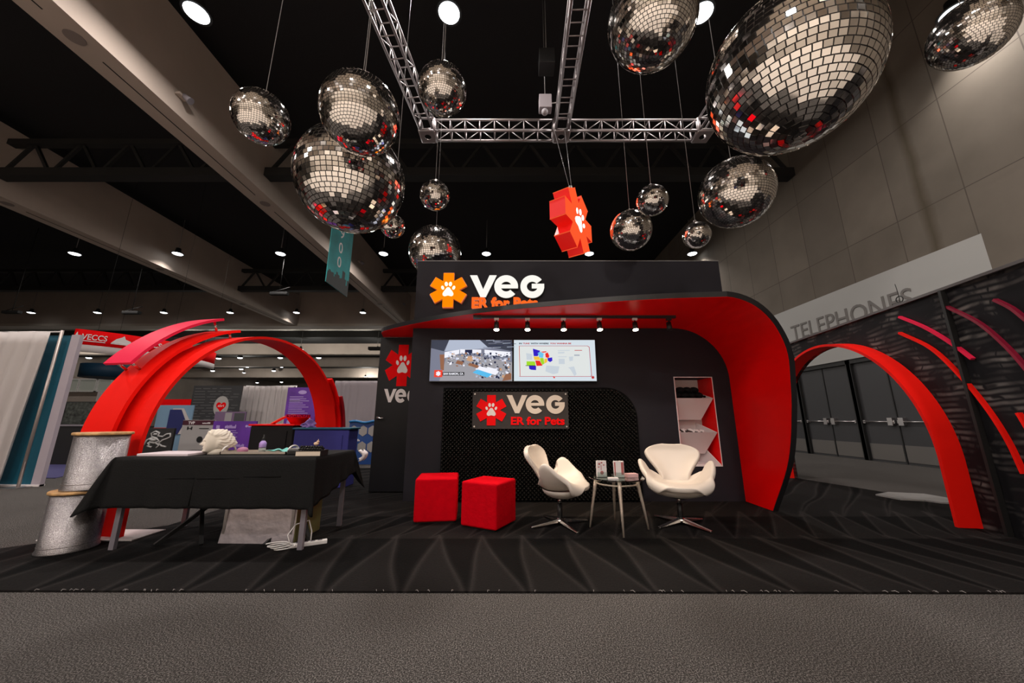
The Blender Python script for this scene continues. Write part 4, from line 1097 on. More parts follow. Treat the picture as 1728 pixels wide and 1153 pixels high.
tp = MB(); a = RB+AD*-3.2; b = RB+AD*4.6; tp.beam((a.x, a.y, 2.455), (b.x, b.y, 2.455), .07, .03); tp.build('top_rail', mat('rail_dark', (.10, .09, .09), .4), ra)
def wallpt(px, py, out=.03):          # where a sight line meets the printed wall
    a, b, c = ray(px, py)
    k = (RB.x*AN.x+RB.y*AN.y-out)/(a*AN.x+b*AN.y)
    return Vector((a*k, b*k, CAMH+c*k))
def fin(pts, m, lab):
    P_ = [wallpt(*p) for p in pts]
    # smooth through the points
    ts = [i/(len(P_)-1) for i in range(len(P_))]
    X_ = [smooth_tab(list(zip(ts, [p[k] for p in P_])), 24) for k in range(3)]
    vs = []; fs = []; n = 25
    for i in range(n):
        p = Vector((X_[0][i][1], X_[1][i][1], X_[2][i][1]))
        j = min(i, n-2); d = (Vector((X_[0][j+1][1], X_[1][j+1][1], X_[2][j+1][1]))-Vector((X_[0][j][1], X_[1][j][1], X_[2][j][1]))).normalized()
        nn_ = AN.cross(d).normalized()
        vs += [p-AN*.010-nn_*.012, p+AN*.028-nn_*.012, p+AN*.028+nn_*.012, p-AN*.010+nn_*.012]
    for i in range(n-1):
        for a, b in ((0, 1), (1, 2), (2, 3), (3, 0)): fs.append((i*4+a, i*4+4+a, i*4+4+b, i*4+b))
    fs += [(0, 1, 2, 3), (n*4-1, n*4-2, n*4-3, n*4-4)]
    mb = MB(); mb.add(vs, fs); mb.build('curved_fin', m, ra, label=lab)
dk = mat('fin_dark', (.25, .006, .03), .4)
fin([(1517, 535), (1560, 553), (1605, 580), (1640, 606)], M['pink_ribbon'], 'short magenta red curved fin')
fin([(1517, 562), (1570, 588), (1620, 635), (1665, 690), (1700, 745), (1726, 800)], M['red_ribbon'], 'long bright red curved fin')
fin([(1597, 518), (1650, 545), (1700, 588), (1745, 640)], dk, 'dark red curved fin')
fin([(1677, 506), (1705, 520), (1728, 538), (1750, 556)], dk, 'dark red curved fin near the edge')
fin([(1717, 697), (1728, 715), (1745, 745)], M['red_ribbon'], 'short red fin at the edge')

# ------------------------------------------------------------------ disco balls
def disco(x, y, z, R, rows_, label):
    t_ = thing('disco_ball', label, 'disco ball', (x, y, z), group=None)
    MB().sphere((0, 0, 0), R*.992, 48, 28).build('core', M['grout'], t_, local=True, label='black core between the mirror tiles')
    r_ = random.Random(int(x*1000)); V = []; F_ = []
    h = PI/rows_
    for j in range(rows_):
        p0 = -PI/2+h*j; pm = p0+h/2
        circ = max(1, int(round(2*PI*math.cos(pm)/(h*1.2)))) if j not in (0, rows_-1) else 7
        offs = (j % 2)*.5
        dp = h*.415
        for i in range(circ):
            tm = 2*PI*(i+offs)/circ; dt = PI/circ*.85 if j > 2 else PI/circ*.92
            b = len(V)
            c_ = Vector((math.cos(pm)*math.cos(tm), math.cos(pm)*math.sin(tm), math.sin(pm)))
            e1 = Vector((-math.sin(tm), math.cos(tm), 0)); e2 = c_.cross(e1)
            nrm = (c_+e1*r_.gauss(0, .026)+e2*r_.gauss(0, .026)).normalized()
            for k, (sa, sb) in enumerate(((-1, -1), (1, -1), (1, 1), (-1, 1))):
                p = pm+dp*sb; t = tm+dt*sa
                q_ = Vector((math.cos(p)*math.cos(t), math.cos(p)*math.sin(t), math.sin(p)))
                # drop the corner onto the tile's own flat plane
                q_ = q_*(c_.dot(nrm)/max(.2, q_.dot(nrm)))
                V.append(q_*R*1.001)
            for k in range(4): V.append(V[b+k]*.985)
            F_ += [(b, b+1, b+2, b+3), (b, b+4, b+5, b+1), (b+1, b+5, b+6, b+2), (b+2, b+6, b+7, b+3), (b+3, b+7, b+4, b)]
    mb = MB(); mb.add(V, F_)
    mb.build('mirror_tiles', M['mirror'], t_, local=True)
    MB().lathe([(R*.12, R*.985), (R*.12, R*1.01), (R*.03, R*1.02), (R*.03, R*1.05)], (0, 0, 0), 18).build('cap', M['alu'], t_, local=True)
    MB().tube([(.02*math.cos(2*PI*i/14), 0, R*1.05+.018+.02*math.sin(2*PI*i/14)) for i in range(14)], .004, 6, closed=True).build('ring', M['alu'], t_, local=True)
    MB().tube([(0, 0, R*1.05+.035), (0, 0, 11.58-z)], .0035, 6).build('cable', M['rope'], t_, local=True)
BALLS = [
 (-2.496, 2.947, 4.017, .25, 44, 'medium mirror ball at far left beside the concrete beam'),
 (-1.132, 2.207, 3.304, .28, 44, 'mirror ball hanging in front of the big left mirror ball'),
 (-1.575, 3.034, 3.370, .50, 38, 'big left mirror ball partly behind a smaller one, above the teal banner'),
 (-.732, 3.047, 4.464, .25, 42, 'mirror ball below the top centre hall lamp, left of the middle truss'),
 (-.911, 3.692, 3.662, .1725, 32, 'small mirror ball alone below the front truss at left'),
 (-1.516, 4.059, 3.479, .15, 32, 'smallest mirror ball peeking out behind the big left one'),
 (-1.510, 6.376, 4.296, .50, 44, 'mirror ball behind the left end of the black header'),
 (1.239, 2.438, 4.522, .375, 42, 'mirror ball cut by the top edge right of the middle truss'),
 (1.926, 2.006, 3.433, .50, 38, 'largest mirror ball, at upper right in front of the concrete wall'),
 (3.778, 2.289, 4.186, .25, 42, 'stretched mirror ball in the top right corner'),
 (2.496, 3.483, 3.547, .375, 46, 'mirror ball just below the largest one at right'),
 (1.854, 4.150, 3.908, .20, 34, 'small mirror ball overlapping another above the header at right'),
 (1.776, 4.780, 3.838, .30, 40, 'mirror ball behind a smaller one, right of the red hanging symbol'),
 (2.795, 4.865, 3.807, .20, 32, 'small mirror ball above the right end of the header')]
for b in BALLS: disco(*b)

# ------------------------------------------------------------------ lighting rig truss
M['truss'] = mat('truss_alu', (.34, .31, .315), .45, .7)
def box_truss(name, label, a, b, s_=.29, n=None):
    a = Vector(a); b = Vector(b); d = (b-a).normalized(); L = (b-a).length
    t_ = thing(name, label, 'truss', a)
    sx = d.cross(Vector((0, 0, 1))).normalized(); sz = Vector((0, 0, 1)); h = s_/2
    for i, j in ((-1, -1), (1, -1), (1, 1), (-1, 1)):
        MB().tube([a+sx*i*h+sz*j*h, b+sx*i*h+sz*j*h], .026, 8).build('chord', M['truss'], t_)
    n = n or int(L/.42); br = MB()
    for k in range(n+1):
        p = a+d*(L*k/n)
        for (i, j), (k2, l2) in (((-1, -1), (1, -1)), ((1, -1), (1, 1)), ((1, 1), (-1, 1)), ((-1, 1), (-1, -1))):
            br.tube([p+sx*i*h+sz*j*h, p+sx*k2*h+sz*l2*h], .012, 6)
            if k < n:
                q_ = a+d*(L*(k+1)/n)
                u, v_ = ((i, j), (k2, l2)) if k % 2 else ((k2, l2), (i, j))
                if (i, j) == (-1, -1) and k % 2 == 0 and False: continue
                if (i, j) in ((1, -1), (-1, 1)): br.tube([p+sx*u[0]*h+sz*u[1]*h, q_+sx*v_[0]*h+sz*v_[1]*h], .010, 6)
    br.build('bracing', M['truss'], t_)
    return t_
TRY, TRZ = 6.9, 7.6
def corner_block(label, x):
    t_ = thing('truss_corner', label, 'truss corner', (x, TRY, TRZ-.16))
    s_ = .165; mb = MB()
    for i in (-1, 1):
        for j in (-1, 1):
            mb.tube([(x+i*s_, TRY+j*s_, TRZ-s_), (x+i*s_, TRY+j*s_, TRZ+s_)], .024, 8)
            mb.tube([(x+i*s_, TRY-s_, TRZ+j*s_), (x+i*s_, TRY+s_, TRZ+j*s_)], .024, 8); mb.tube([(x-s_, TRY+i*s_, TRZ+j*s_), (x+s_, TRY+i*s_, TRZ+j*s_)], .024, 8)
    mb.build('frame', M['truss'], t_)
    mb = MB()
    for z in (TRZ-s_-.01,):                        # bottom plate with a round hole
        n = 24; vs = []; fs = []
        for k in range(n):
            a = 2*PI*k/n+PI/4; c_, sn = math.cos(a), math.sin(a); m_ = max(abs(c_), abs(sn))
            vs += [(x+c_/m_*(s_-.01), TRY+sn/m_*(s_-.01), z), (x+c_*.075, TRY+sn*.075, z)]
        for k in range(n): fs.append((2*k, 2*((k+1) % n), 2*((k+1) % n)+1, 2*k+1))
        mb.add(vs, fs)
    mb.build('plate', M['truss'], t_, solid=.01)
corner_block('left corner block of the lighting truss', -1.93)
corner_block('middle block of the lighting truss above the red symbol', 1.13)
corner_block('right corner block of the lighting truss beside the largest mirror ball', 4.38)
box_truss('lighting_truss', 'front lighting truss, left half between two corner blocks', (-1.74, TRY, TRZ), (.94, TRY, TRZ), n=8)
box_truss('lighting_truss', 'front lighting truss, right half ending behind the largest mirror ball', (1.32, TRY, TRZ), (4.19, TRY, TRZ), n=8)
box_truss('lighting_truss', 'lighting truss running overhead towards the viewer on the left', (-1.93, TRY-.20, TRZ), (-2.45, 1.2, TRZ), n=14)
box_truss('lighting_truss', 'lighting truss running overhead towards the viewer in the middle', (1.13, TRY-.20, TRZ), (1.0, 1.2, TRZ), n=14)
box_truss('lighting_truss', 'lighting truss running overhead towards the viewer on the right', (4.38, TRY-.20, TRZ), (4.45, 1.2, TRZ), n=14)
for i, (x, y, lab) in enumerate(((-2.2, 4.0, 'chain hoist line above the left truss'), (1.07, 3.9, 'chain hoist line above the middle truss'), (4.41, 3.9, 'chain hoist line above the right truss'))):
    t_ = thing('chain_hoist', lab, 'hoist', (x, y, TRZ+.2))
    MB().tube([(x, y, TRZ+.2), (x, y, 11.59)], .012, 6).build('chain', M['steel_black'], t_)
    MB().box(x-.12, x+.12, y-.1, y+.1, TRZ+.9, TRZ+1.35).build('motor', M['steel_black'], t_, bevel=.01)
# dark box and white box with a lens hanging between the trusses
q_ = at(920, 178, 6.7)
t_ = thing('rig_box', 'small white equipment box hanging left of the middle truss', 'equipment box', q_)
MB().box(q_.x-.14, q_.x+.14, q_.y-.1, q_.y+.1, q_.z-.14, q_.z+.22).build('case', mat('dull_white', (.30, .27, .29), .6), t_, bevel=.01)
MB().sphere((q_.x-.02, q_.y-.06, q_.z-.24), .075, 14, 10).build('lens_ball', mat('dull_white2', (.32, .30, .32), .5), t_)
MB().tube([(q_.x, q_.y, q_.z+.22), (q_.x, q_.y, 11.59)], .01, 6).build('hanger', M['rope'], t_)
MB().tube([(q_.x+.14, q_.y, q_.z+.06), (q_.x+.34, q_.y, q_.z+.09)], .012, 6).build('arm', M['white_plastic'], t_)
q_ = at(922, 105, 6.4)
t_ = thing('rig_box', 'large dark equipment box hanging higher, left of the middle truss', 'equipment box', q_)
MB().box(q_.x-.17, q_.x+.17, q_.y-.17, q_.y+.17, q_.z-.2, q_.z+.2).build('case', M['black_plastic'], t_, bevel=.01)
MB().tube([(q_.x, q_.y, q_.z+.2), (q_.x, q_.y, 11.59)], .01, 6).build('hanger', M['rope'], t_)

# hanging red light box symbol
SC = Vector((1.04, 5.55, 4.42))
hs = thing('hanging_symbol', 'red glowing six armed box sign with a white paw hanging above the header', 'hanging sign', SC)
ph_ = math.radians(56)
frA = Frame(SC, (math.cos(ph_), math.sin(ph_), 0), (0, 0, 1))
poly = asterisk(.55, .32, PI/6)
a_ = MB(); a_.prism(poly, frA, -.14, .14); a_.build('box_body', mat('lightbox_red', (.6, .01, .01), .4, emit=(1.0, .012, .006), es=.34), hs, label='glowing red sides')
a_ = MB(); a_.prism(poly, frA, .14, .146); a_.build('face', glow('face_red', (1.0, .10, .025), 1.0), hs, label='brighter orange red face')
p_ = MB()
for q_ in paw(.36, 0, -.02, -PI/6): p_.prism(q_, frA, .146, .150)
p_.build('paw', glow('paw_white', (1.0, .92, .85), 1.6), hs, label='glowing white paw')
ed = MB()
def edge3(a, b): ed.beam(frA.p(*a), frA.p(*b), .012)
for k in range(0, 18, 3):
    for m_ in (0, 1):
        x, y = poly[k+m_]; edge3((x, y, -.14), (x, y, .146))
ed.build('edge_strip', glow('edge_orange', (1.0, .10, .03), .8), hs)
top = SC.z+.56
MB().tube([(SC.x, SC.y, top-.08), (SC.x, SC.y, top+.02)], .06, 12).build('swivel', M['steel_black'], hs)
MB().tube([(SC.x, SC.y, top+.02), (SC.x, SC.y, top+.16)], .035, 12).build('motor', mat('dull_metal', (.12, .12, .10), .5, .5), hs)
MB().tube([(SC.x-.02, SC.y, top+.16), (SC.x-.10, 6.7, TRZ-.15)], .004, 6).build('cable', M['rope'], hs)
MB().tube([(SC.x+.02, SC.y, top+.16), (SC.x+.14, 6.7, TRZ-.15)], .004, 6).build('cable', M['rope'], hs)
l = bpy.data.lights.new('symbol_light', 'POINT'); l.energy = 8; l.color = (1, .12, .06); l.shadow_soft_size = .3
lo = link(bpy.data.objects.new('symbol_light', l), hs); lo.location = frA.p(0, 0, .5)-SC

# teal aisle banner
bn = thing('aisle_banner', 'teal hanging aisle banner with white digits and a grey skyline', 'banner', (-6.0, 11.4, 5.4))
frB = Frame((-6.0, 10.65, 0), (0, 1, 0), (0, 0, 1))
frB.n = Vector((1, 0, 0))
BZ0, BW = 5.42, 1.5
MB().prism([(0, BZ0), (BW, BZ0), (BW, 8.1), (0, 8.1)], frB, -.01, .01).build('cloth', mat('teal_banner', (.02, .30, .31), .7, var=.4, vscale=.8), bn)
mb = MB()
for z, ch in ((7.3, '9'), (6.75, '0'), (6.22, '0')): text(mb, ch, frB, .56, z, .38, .26, d0=.011, d1=.016)
mb.build('digits', M['white_print'], bn)
mb = MB(); r_ = random.Random(2); pts = [(0, BZ0), (BW, BZ0), (BW, BZ0+.45)]
x = BW
while x > .08:
    h = .35+.25*r_.random()
    if 1.0 < x < 1.25: h = .80
    w_ = .07+.06*r_.random(); pts += [(x, BZ0+h), (max(0, x-w_), BZ0+h)]; x -= w_
mb.prism(pts, frB, .011, .014); mb.build('skyline', mat('skyline_grey', (.06, .065, .065), .8), bn)
mb = MB(); mb.tube([(-6, 10.6, 8.1), (-6, 12.2, 8.1)], .025, 8); mb.tube([(-6, 10.8, 8.1), (-6, 10.8, 11.59)], .006, 5); mb.tube([(-6, 12.0, 8.1), (-6, 12.0, 11.59)], .006, 5); mb.build('hanging_bar', M['rope'], bn)

# ------------------------------------------------------------------ left foreground drapes and panels
def drape(label, p, q, z0, z1, folds, m, name='drape_curtain', amp=.05, gather=0.0, cat='drape'):
    p = Vector(p); q = Vector(q); d = (q-p); n_ = Vector((d.y, -d.x)).normalized()
    def fn(u, v):
        a = amp*math.sin(u*folds*2*PI+.6*math.sin(v*3))*(.55+.45*(1-v))+.4*amp*math.sin(u*folds*5.3+v*2)
        e = p+d*(u*(1-gather*(1-v)**1.3))
        return (e.x+n_.x*a, e.y+n_.y*a, z0+(z1-z0)*v)
    mb = MB(); mb.grid(fn, folds*10, 12)
    return tag(mb.build(name, m, solid=.006), label, cat)
drape('white drape hanging at the far left edge in the foreground', (-9.9, 6.0), (-8.07, 6.0), .03, 2.58, 7, M['white_drape'], amp=.045, gather=.10)
pp = thing('drape_pole', 'thin metal upright and crossbar holding the white drape', 'drape pole', (-8.02, 6.06, 0))
MB().tube([(-8.02, 6.10, 0), (-8.02, 6.10, 2.63)], .022, 10).build('upright', mat('pole_metal', (.42, .36, .33), .4, .6), pp)
MB().tube([(-8.02, 6.10, 2.60), (-9.95, 6.10, 2.60)], .016, 8).build('crossbar', M['alu'], pp)
MB().box(-8.17, -7.87, 5.95, 6.16, 0, .010).build('foot', M['alu'], pp)
bp_ = thing('fabric_banner', 'tall blue fabric banner with a pale frame behind the white drape', 'banner', (-7.9, 6.25, 0))
MB().box(-8.50, -7.93, 6.20, 6.22, .03, 2.56).build('fabric', M['blue_cloth'], bp_)
MB().box(-7.93, -7.78, 6.18, 6.24, 0, 2.57).build('frame', mat('lilac_white', (.42, .37, .42), .5), bp_, label='pale lilac frame')
MB().box(-8.50, -7.78, 6.17, 6.25, 0, .03).build('bottom_bar', M['white_print'], bp_)

# ------------------------------------------------------------------ neighbouring stands in the distance
def panel(name, label, cat, x0, x1, y0, y1, Y, m, th=.04, parent=None):
    """upright panel whose face fills the given stretch of the view, at depth Y"""
    a = at((x0+x1)/2, y0, Y); xl = at(x0, (y0+y1)/2, Y).x; xr = at(x1, (y0+y1)/2, Y).x; zt = a.z; zb = at((x0+x1)/2, y1, Y).z
    mb = MB().box(xl, xr, Y, Y+th, max(zb, 0), zt)
    if parent is not None: return mb.build(name, m, parent), (xl, xr, max(zb, 0), zt)
    o = mb.build(name, m); tag(o, label, cat)
    return o, (xl, xr, max(zb, 0), zt)
def stand_panel(name, label, cat, x0, x1, y0, y1, Y, m, down=True, th=.04):
    xl = at(x0, (y0+y1)/2, Y).x; xr = at(x1, (y0+y1)/2, Y).x; zt = at((x0+x1)/2, y0, Y).z; zb = 0.012 if down else at((x0+x1)/2, y1, Y).z
    t_ = thing(name, label, cat, ((xl+xr)/2, Y, zb))
    MB().box(xl, xr, Y, Y+th, zb, zt).build('board', m, t_)
    return t_, Frame((xl, Y, 0)), xr-xl, at(0, y1, Y).z, zt
purple = mat('purple_print', (.12, .03, .30), .5, var=.3, vscale=1.5)
plight = mat('purple_pale', (.42, .30, .62), .5)
# counters
def counter(label, x0, x1, py, Y, dep, m, topm):
    t_, f_, W_, zb, zt = None, None, None, None, None
    xl = at(x0, py, Y).x; xr = at(x1, py, Y).x; zt = at(x0, py, Y).z
    t_ = thing('demo_counter', label, 'counter', ((xl+xr)/2, Y+dep/2, .012))
    MB().box(xl, xr, Y, Y+dep, .012, zt-.03).build('body', m, t_, bevel=.01)
    if topm: MB().box(xl-.03, xr+.03, Y-.03, Y+dep+.03, zt-.03, zt).build('worktop', topm, t_, bevel=.01)
    MB().box(xl+.1, xr-.1, Y-.012, Y-.002, .15, zt-.12).build('front_panel', m, t_)
    return t_, xl, xr, zt
ct, xl, xr, zt = counter('black counter with a red rounded top seen under the left arch', 424, 496, 716, 6.35, .5, M['black_laminate'], M['red_paint'])
cx_, xl2, xr2, zt2 = counter('violet blue counter under the right foot of the left arch', 498, 590, 722, 6.0, .35, mat('blue_counter', (.05, .05, .26), .6, spec=.2, bump=.2, bscale=3), M['blue_cloth'])
bw_ = thing('glitter_bowl', 'red tinsel filled bowl on the counter under the arch', 'bowl', ((xl+xr)/2+.30, 6.6, zt))
MB().lathe([(.12, 0), (.19, .10), (.20, .12)], (0, 0, 0), 24).build('bowl', M['red_print'], bw_, local=True)
mb = MB(); r_ = random.Random(9)
for i in range(90):
    a = r_.random()*2*PI; r = .2*math.sqrt(r_.random()); mb.box(r*math.cos(a)-.012, r*math.cos(a)+.012, r*math.sin(a)-.012, r*math.sin(a)+.012, .11+.03*r_.random(), .15+.02*r_.random())
o = mb.build('tinsel', mat('tinsel', (.6, .01, .10), .15, .7), bw_, local=True); o['kind'] = 'stuff'
c0 = at(455, 722, 6.5)
mb = MB(); mb.grid(lambda u, v: (c0.x+.40*u, c0.y+.1*v, zt+.01+.16*math.sin(u*PI*.5)), 10, 2)
tag(mb.build('orange_band', mat('orange_red', (.85, .10, .05), .4), solid=.02), 'small orange red curved band rising from the red counter top', 'band')
mb = MB(); mb.grid(lambda u, v: (xl2+.05+.20*u+.03*math.sin(8*v), 6.1+.03*math.sin(9*u), zt2+.16*v*(1-abs(2*u-1)*.6)), 10, 8)
tag(mb.build('gift_bag', mat('violet_bag', (.35, .22, .62), .3), solid=.01), 'crumpled violet cellophane bag on the blue counter', 'bag')
# purple signs
t_, f_, W_, zb, zt_ = stand_panel('info_board', 'wide purple information board low behind the bottle', 'board', 358, 431, 711, 745, 9.0, purple)
mb = MB()
scribble(mb, f_, .28*W_, zt_-.18, .26*W_, .11, seed=3); scribble(mb, f_, .55*W_, zt_-.62, .24*W_, .08, n=10, seed=5)
for i in range(3): mb.rect(f_, .08*W_, .16*W_, zt_-.18-.14*i, zt_-.10-.14*i, .001, .005)
for i in range(4): mb.rect(f_, .30*W_, (.55+.05*(i % 2))*W_, zt_-.24-.05*i, zt_-.225-.05*i, .001, .005)
for i in range(3): mb.prism(ell((.78+.06*i)*W_, zt_-.12, .03, .03), f_, .001, .005)
mb.build('print', plight, t_)
t_, f_, W_, zb, zt_ = stand_panel('info_banner', 'tall purple banner right of the white drapes, seen through the left arch', 'banner', 483, 534, 654, 705, 11.0, purple)
mb = MB(); mb.prism(ell(.5*W_, zt_-.15, .13, .06), f_, .001, .005)
for i in range(11): mb.rect(f_, .10*W_, (.55+.3*((i*7) % 3)/3)*W_, zt_-.30-.062*i, zt_-.28-.062*i, .001, .005)
mb.rect(f_, .1*W_, .45*W_, zt_-.44, zt_-.38, .001, .005); mb.rect(f_, .1*W_, .3*W_, zt_-1.1, zt_-1.0, .001, .005)
mb.build('print', plight, t_)
# dark banner with heart emblem
t_, f_, W_, zb, zt_ = stand_panel('dark_banner', 'black banner with rows of text and a red heart emblem', 'banner', 322, 404, 651, 711, 13.0, mat('charcoal_print', (.035, .035, .037), .7))
mb = MB(); r_ = random.Random(4)
for i in range(17):
    x = .04
    while x < .85:
        w_ = r_.uniform(.08, .25); mb.rect(f_, x*W_, min(x+w_, .97)*W_, zt_-.12-.10*i, zt_-.10-.10*i, .001, .005); x += w_+r_.uniform(.03, .12)
mb.build('text_rows', mat('grey_text', (.12, .12, .12), .7), t_)
ex, ez = .64*W_, zt_-.75
MB().prism(ell(ex, ez, .27, .37), f_, .006, .02).build('emblem', mat('emblem_white', (.42, .40, .38), .6), t_)
hpts = [(ex+.011*16*math.sin(a)**3, ez+.012*(13*math.cos(a)-5*math.cos(2*a)-2*math.cos(3*a)-math.cos(4*a))) for a in [2*PI*i/40 for i in range(40)]]
MB().prism(hpts, f_, .02, .026).build('heart', M['red_print'], t_, label='red heart')
mb = MB(); text(mb, 'abri', f_, ex-.11, ez-.02, .09, .22, d0=.026, d1=.030); mb.build('emblem_text', M['white_print'], t_)
# white drapes behind
xl = at(404, 700, 14).x; xr = at(490, 700, 14).x
drape('white drapes between the dark banner and the purple banner, seen through the left arch', (xl, 14.0), (xr, 14.0), .03, at(440, 652, 14).z, 9, M['white_drape'], amp=.06)
tag(MB().tube([(xl, 14.15, 0), (xl, 14.15, at(440, 651, 14).z), (xr, 14.15, at(440, 651, 14).z), (xr, 14.15, 0)], .03, 8).build('drape_rail', M['white_plastic']), 'white rail along the top of the distant drapes', 'rail')
# white/maroon sign
t_, f_, W_, zb, zt_ = stand_panel('info_board', 'pale board with a maroon heading strip behind the foam head', 'board', 306, 360, 709, 745, 9.6, mat('pale_board', (.36, .34, .33), .5))
mb = MB(); mb.rect(f_, 0, W_, zt_-.13, zt_-.01, .001, .004); mb.build('heading_strip', mat('maroon', (.06, .01, .02), .5), t_)
mb = MB(); text(mb, 'TVP', f_, .18*W_, zt_-.11, .07, .2*W_, bold=.04, d0=.004, d1=.008); scribble(mb, f_, .62*W_, zt_-.10, .25*W_, .045, .004, .008, 9, 4); mb.build('heading_text', M['white_print'], t_)
mb = MB(); mb.rect(f_, .17*W_, .21*W_, zt_-.25, zt_-.17, .001, .005); mb.rect(f_, .29*W_, .33*W_, zt_-.25, zt_-.17, .001, .005); mb.rect(f_, .2*W_, .3*W_, zt_-.23, zt_-.21, .001, .005); mb.rect(f_, .55*W_, .85*W_, zt_-.23, zt_-.21, .001, .005)
mb.prism(ell(.62*W_, zt_-.5, .08, .08), f_, .001, .005); mb.build('print', M['black_plastic'], t_)
t_, f_, W_, zb, zt_ = stand_panel('photo_board', 'small board with grey and mauve pictures above the purple board', 'board', 362, 414, 695, 712, 10.5, mat('mauve_board', (.16, .10, .18), .6), down=True)
mb = MB(); mb.rect(f_, .34*W_, .56*W_, zt_-.30, zt_-.03, .001, .005); mb.build('pale_picture', mat('pale_pic', (.30, .28, .29), .6), t_)
mb = MB(); mb.rect(f_, .64*W_, .97*W_, zt_-.28, zt_-.04, .001, .005); mb.build('dark_picture', mat('dark_pic', (.06, .06, .065), .4), t_)
# black and white poster
t_, f_, W_, zb, zt_ = stand_panel('black_poster', 'black poster with a white line drawing of a figure, left of the foam head', 'poster', 238, 291, 723, 762, 7.0, mat('poster_black', (.01, .01, .011), .6))
mb = MB(); r_ = random.Random(21)
def stroke(pts, r=.012): mb.tube([f_.p(a*W_, zt_-.38+b*.36, .004) for a, b in pts], r, 5)
stroke([(.15, .2), (.2, .45), (.35, .6), (.3, .8), (.42, .9), (.55, .82), (.52, .66), (.68, .62), (.78, .75), (.9, .78), (.93, .62), (.82, .52), (.7, .45), (.6, .3), (.7, .15), (.85, .1)], .016)
stroke([(.35, .6), (.48, .55), (.6, .4), (.45, .3), (.3, .35), (.25, .15), (.4, .08)], .02); stroke([(.5, .3), (.62, .2), (.55, .05)], .018); stroke([(.38, .75), (.5, .75)], .02)
stroke([(.3, .5), (.42, .45), (.5, .5)], .03); stroke([(.25, .3), (.3, .25), (.28, .1)], .02)
mb.build('figure_drawing', mat('drawing_white', (.40, .40, .40), .6), t_)
# hexagon emblem, red strip and small blocks at the left inside of the arch
t_, f_, W_, zb, zt_ = stand_panel('stand_display', 'blue and white hexagonal display seen at the left inside the arch', 'display', 262, 322, 684, 740, 11.5, mat('pale_blue', (.18, .30, .42), .5))
mb = MB(); mb.prism([(.45*W_, zt_-.1), (.75*W_, zt_-.1), (.98*W_, zt_-.5), (.80*W_, zt_-.9), (.45*W_, zt_-.9)], f_, .005, .03); mb.build('white_outline', M['white_drape'], t_)
mb = MB(); mb.prism([(.38*W_, zt_-.14), (.70*W_, zt_-.14), (.88*W_, zt_-.5), (.72*W_, zt_-.9), (.38*W_, zt_-.9)], f_, .031, .04); mb.build('navy_field', mat('navy', (.02, .025, .12), .5), t_)
mb = MB(); mb.rect(f_, .0, .35*W_, zt_-.95, zt_-.7, .005, .02); mb.build('red_block', mat('brick_red', (.45, .03, .02), .6), t_)
t_ = thing('red_fascia', 'red fascia strip of a far stand at the left inside the arch', 'fascia', at(295, 680, 13))
a = at(272, 674, 13); b = at(322, 684, 13); MB().box(a.x, b.x, 13, 13.1, b.z, a.z).build('strip', M['red_print'], t_)
MB().beam((a.x+.1, 13.15, 0.012), (a.x+.1, 13.15, a.z), .06).build('post', M['alu'], t_); MB().beam((b.x-.1, 13.15, 0.012), (b.x-.1, 13.15, a.z), .06).build('post', M['alu'], t_)
# blue hexagon display right of the arch
t_, f_, W_, zb, zt_ = stand_panel('hexagon_display', 'blue display with rows of pale hexagons left of the booth', 'display', 588, 632, 712, 765, 9.0, mat('strong_blue', (.012, .06, .24), .4))
mb = MB()
for i in range(3):
    for j in range(2):
        cx, cz, r = W_*(.18+.36*i), zt_-.22-.38*j, .115
        mb.prism([(cx+r*math.cos(PI/6+k*PI/3), cz+r*1.15*math.sin(PI/6+k*PI/3)) for k in range(6)], f_, .001, .01)
mb.build('hexagons', mat('hex_grey', (.30, .29, .28), .5), t_)
mb = MB(); scribble(mb, f_, .05*W_, zt_-.47, .4*W_, .06, seed=8); mb.build('script', M['white_print'], t_)
MB().tube([f_.p(W_*u/8, zt_+.02*math.sin(u), .02) for u in range(9)], .03, 8).build('blue_swag', mat('bright_blue', (.01, .16, .42), .35), t_)
# grey drape wall
a = at(566, 643, 15); b = at(650, 730, 15)
drape('pale grey drape wall between the left arch and the booth', (a.x, 15), (b.x+.4, 15), .03, a.z, 8, mat('grey_drape', (.33, .29, .31), .8), amp=.03)
# black stand block and hedge at left
t_, f_, W_, zb, zt_ = stand_panel('stand_display', 'black stand wall with a dark leafy picture, left of the red arch', 'display', 100, 168, 678, 765, 9.0, mat('near_black', (.008, .008, .009), .6))
mb = MB(); mb.rect(f_, .05*W_, .97*W_, zt_-.55, zt_-.02, .001, .01); mb.build('picture', mat('leafy', (.035, .04, .035), .5, var=.9, vscale=14), t_)
mb = MB(); mb.rect(f_, 0, W_, zt_-.60, zt_-.56, .001, .02); mb.build('ledge', M['grey_panel'], t_)
t_, f_, W_, zb, zt_ = stand_panel('stand_wall', 'grey panelled stand wall behind the arch at left', 'stand wall', 158, 196, 660, 720, 10.5, mat('mid_grey', (.20, .18, .18), .6))
mb = MB(); mb.rect(f_, .5*W_, .52*W_, .1, zt_, .001, .01); mb.build('joint', M['white_plastic'], t_)
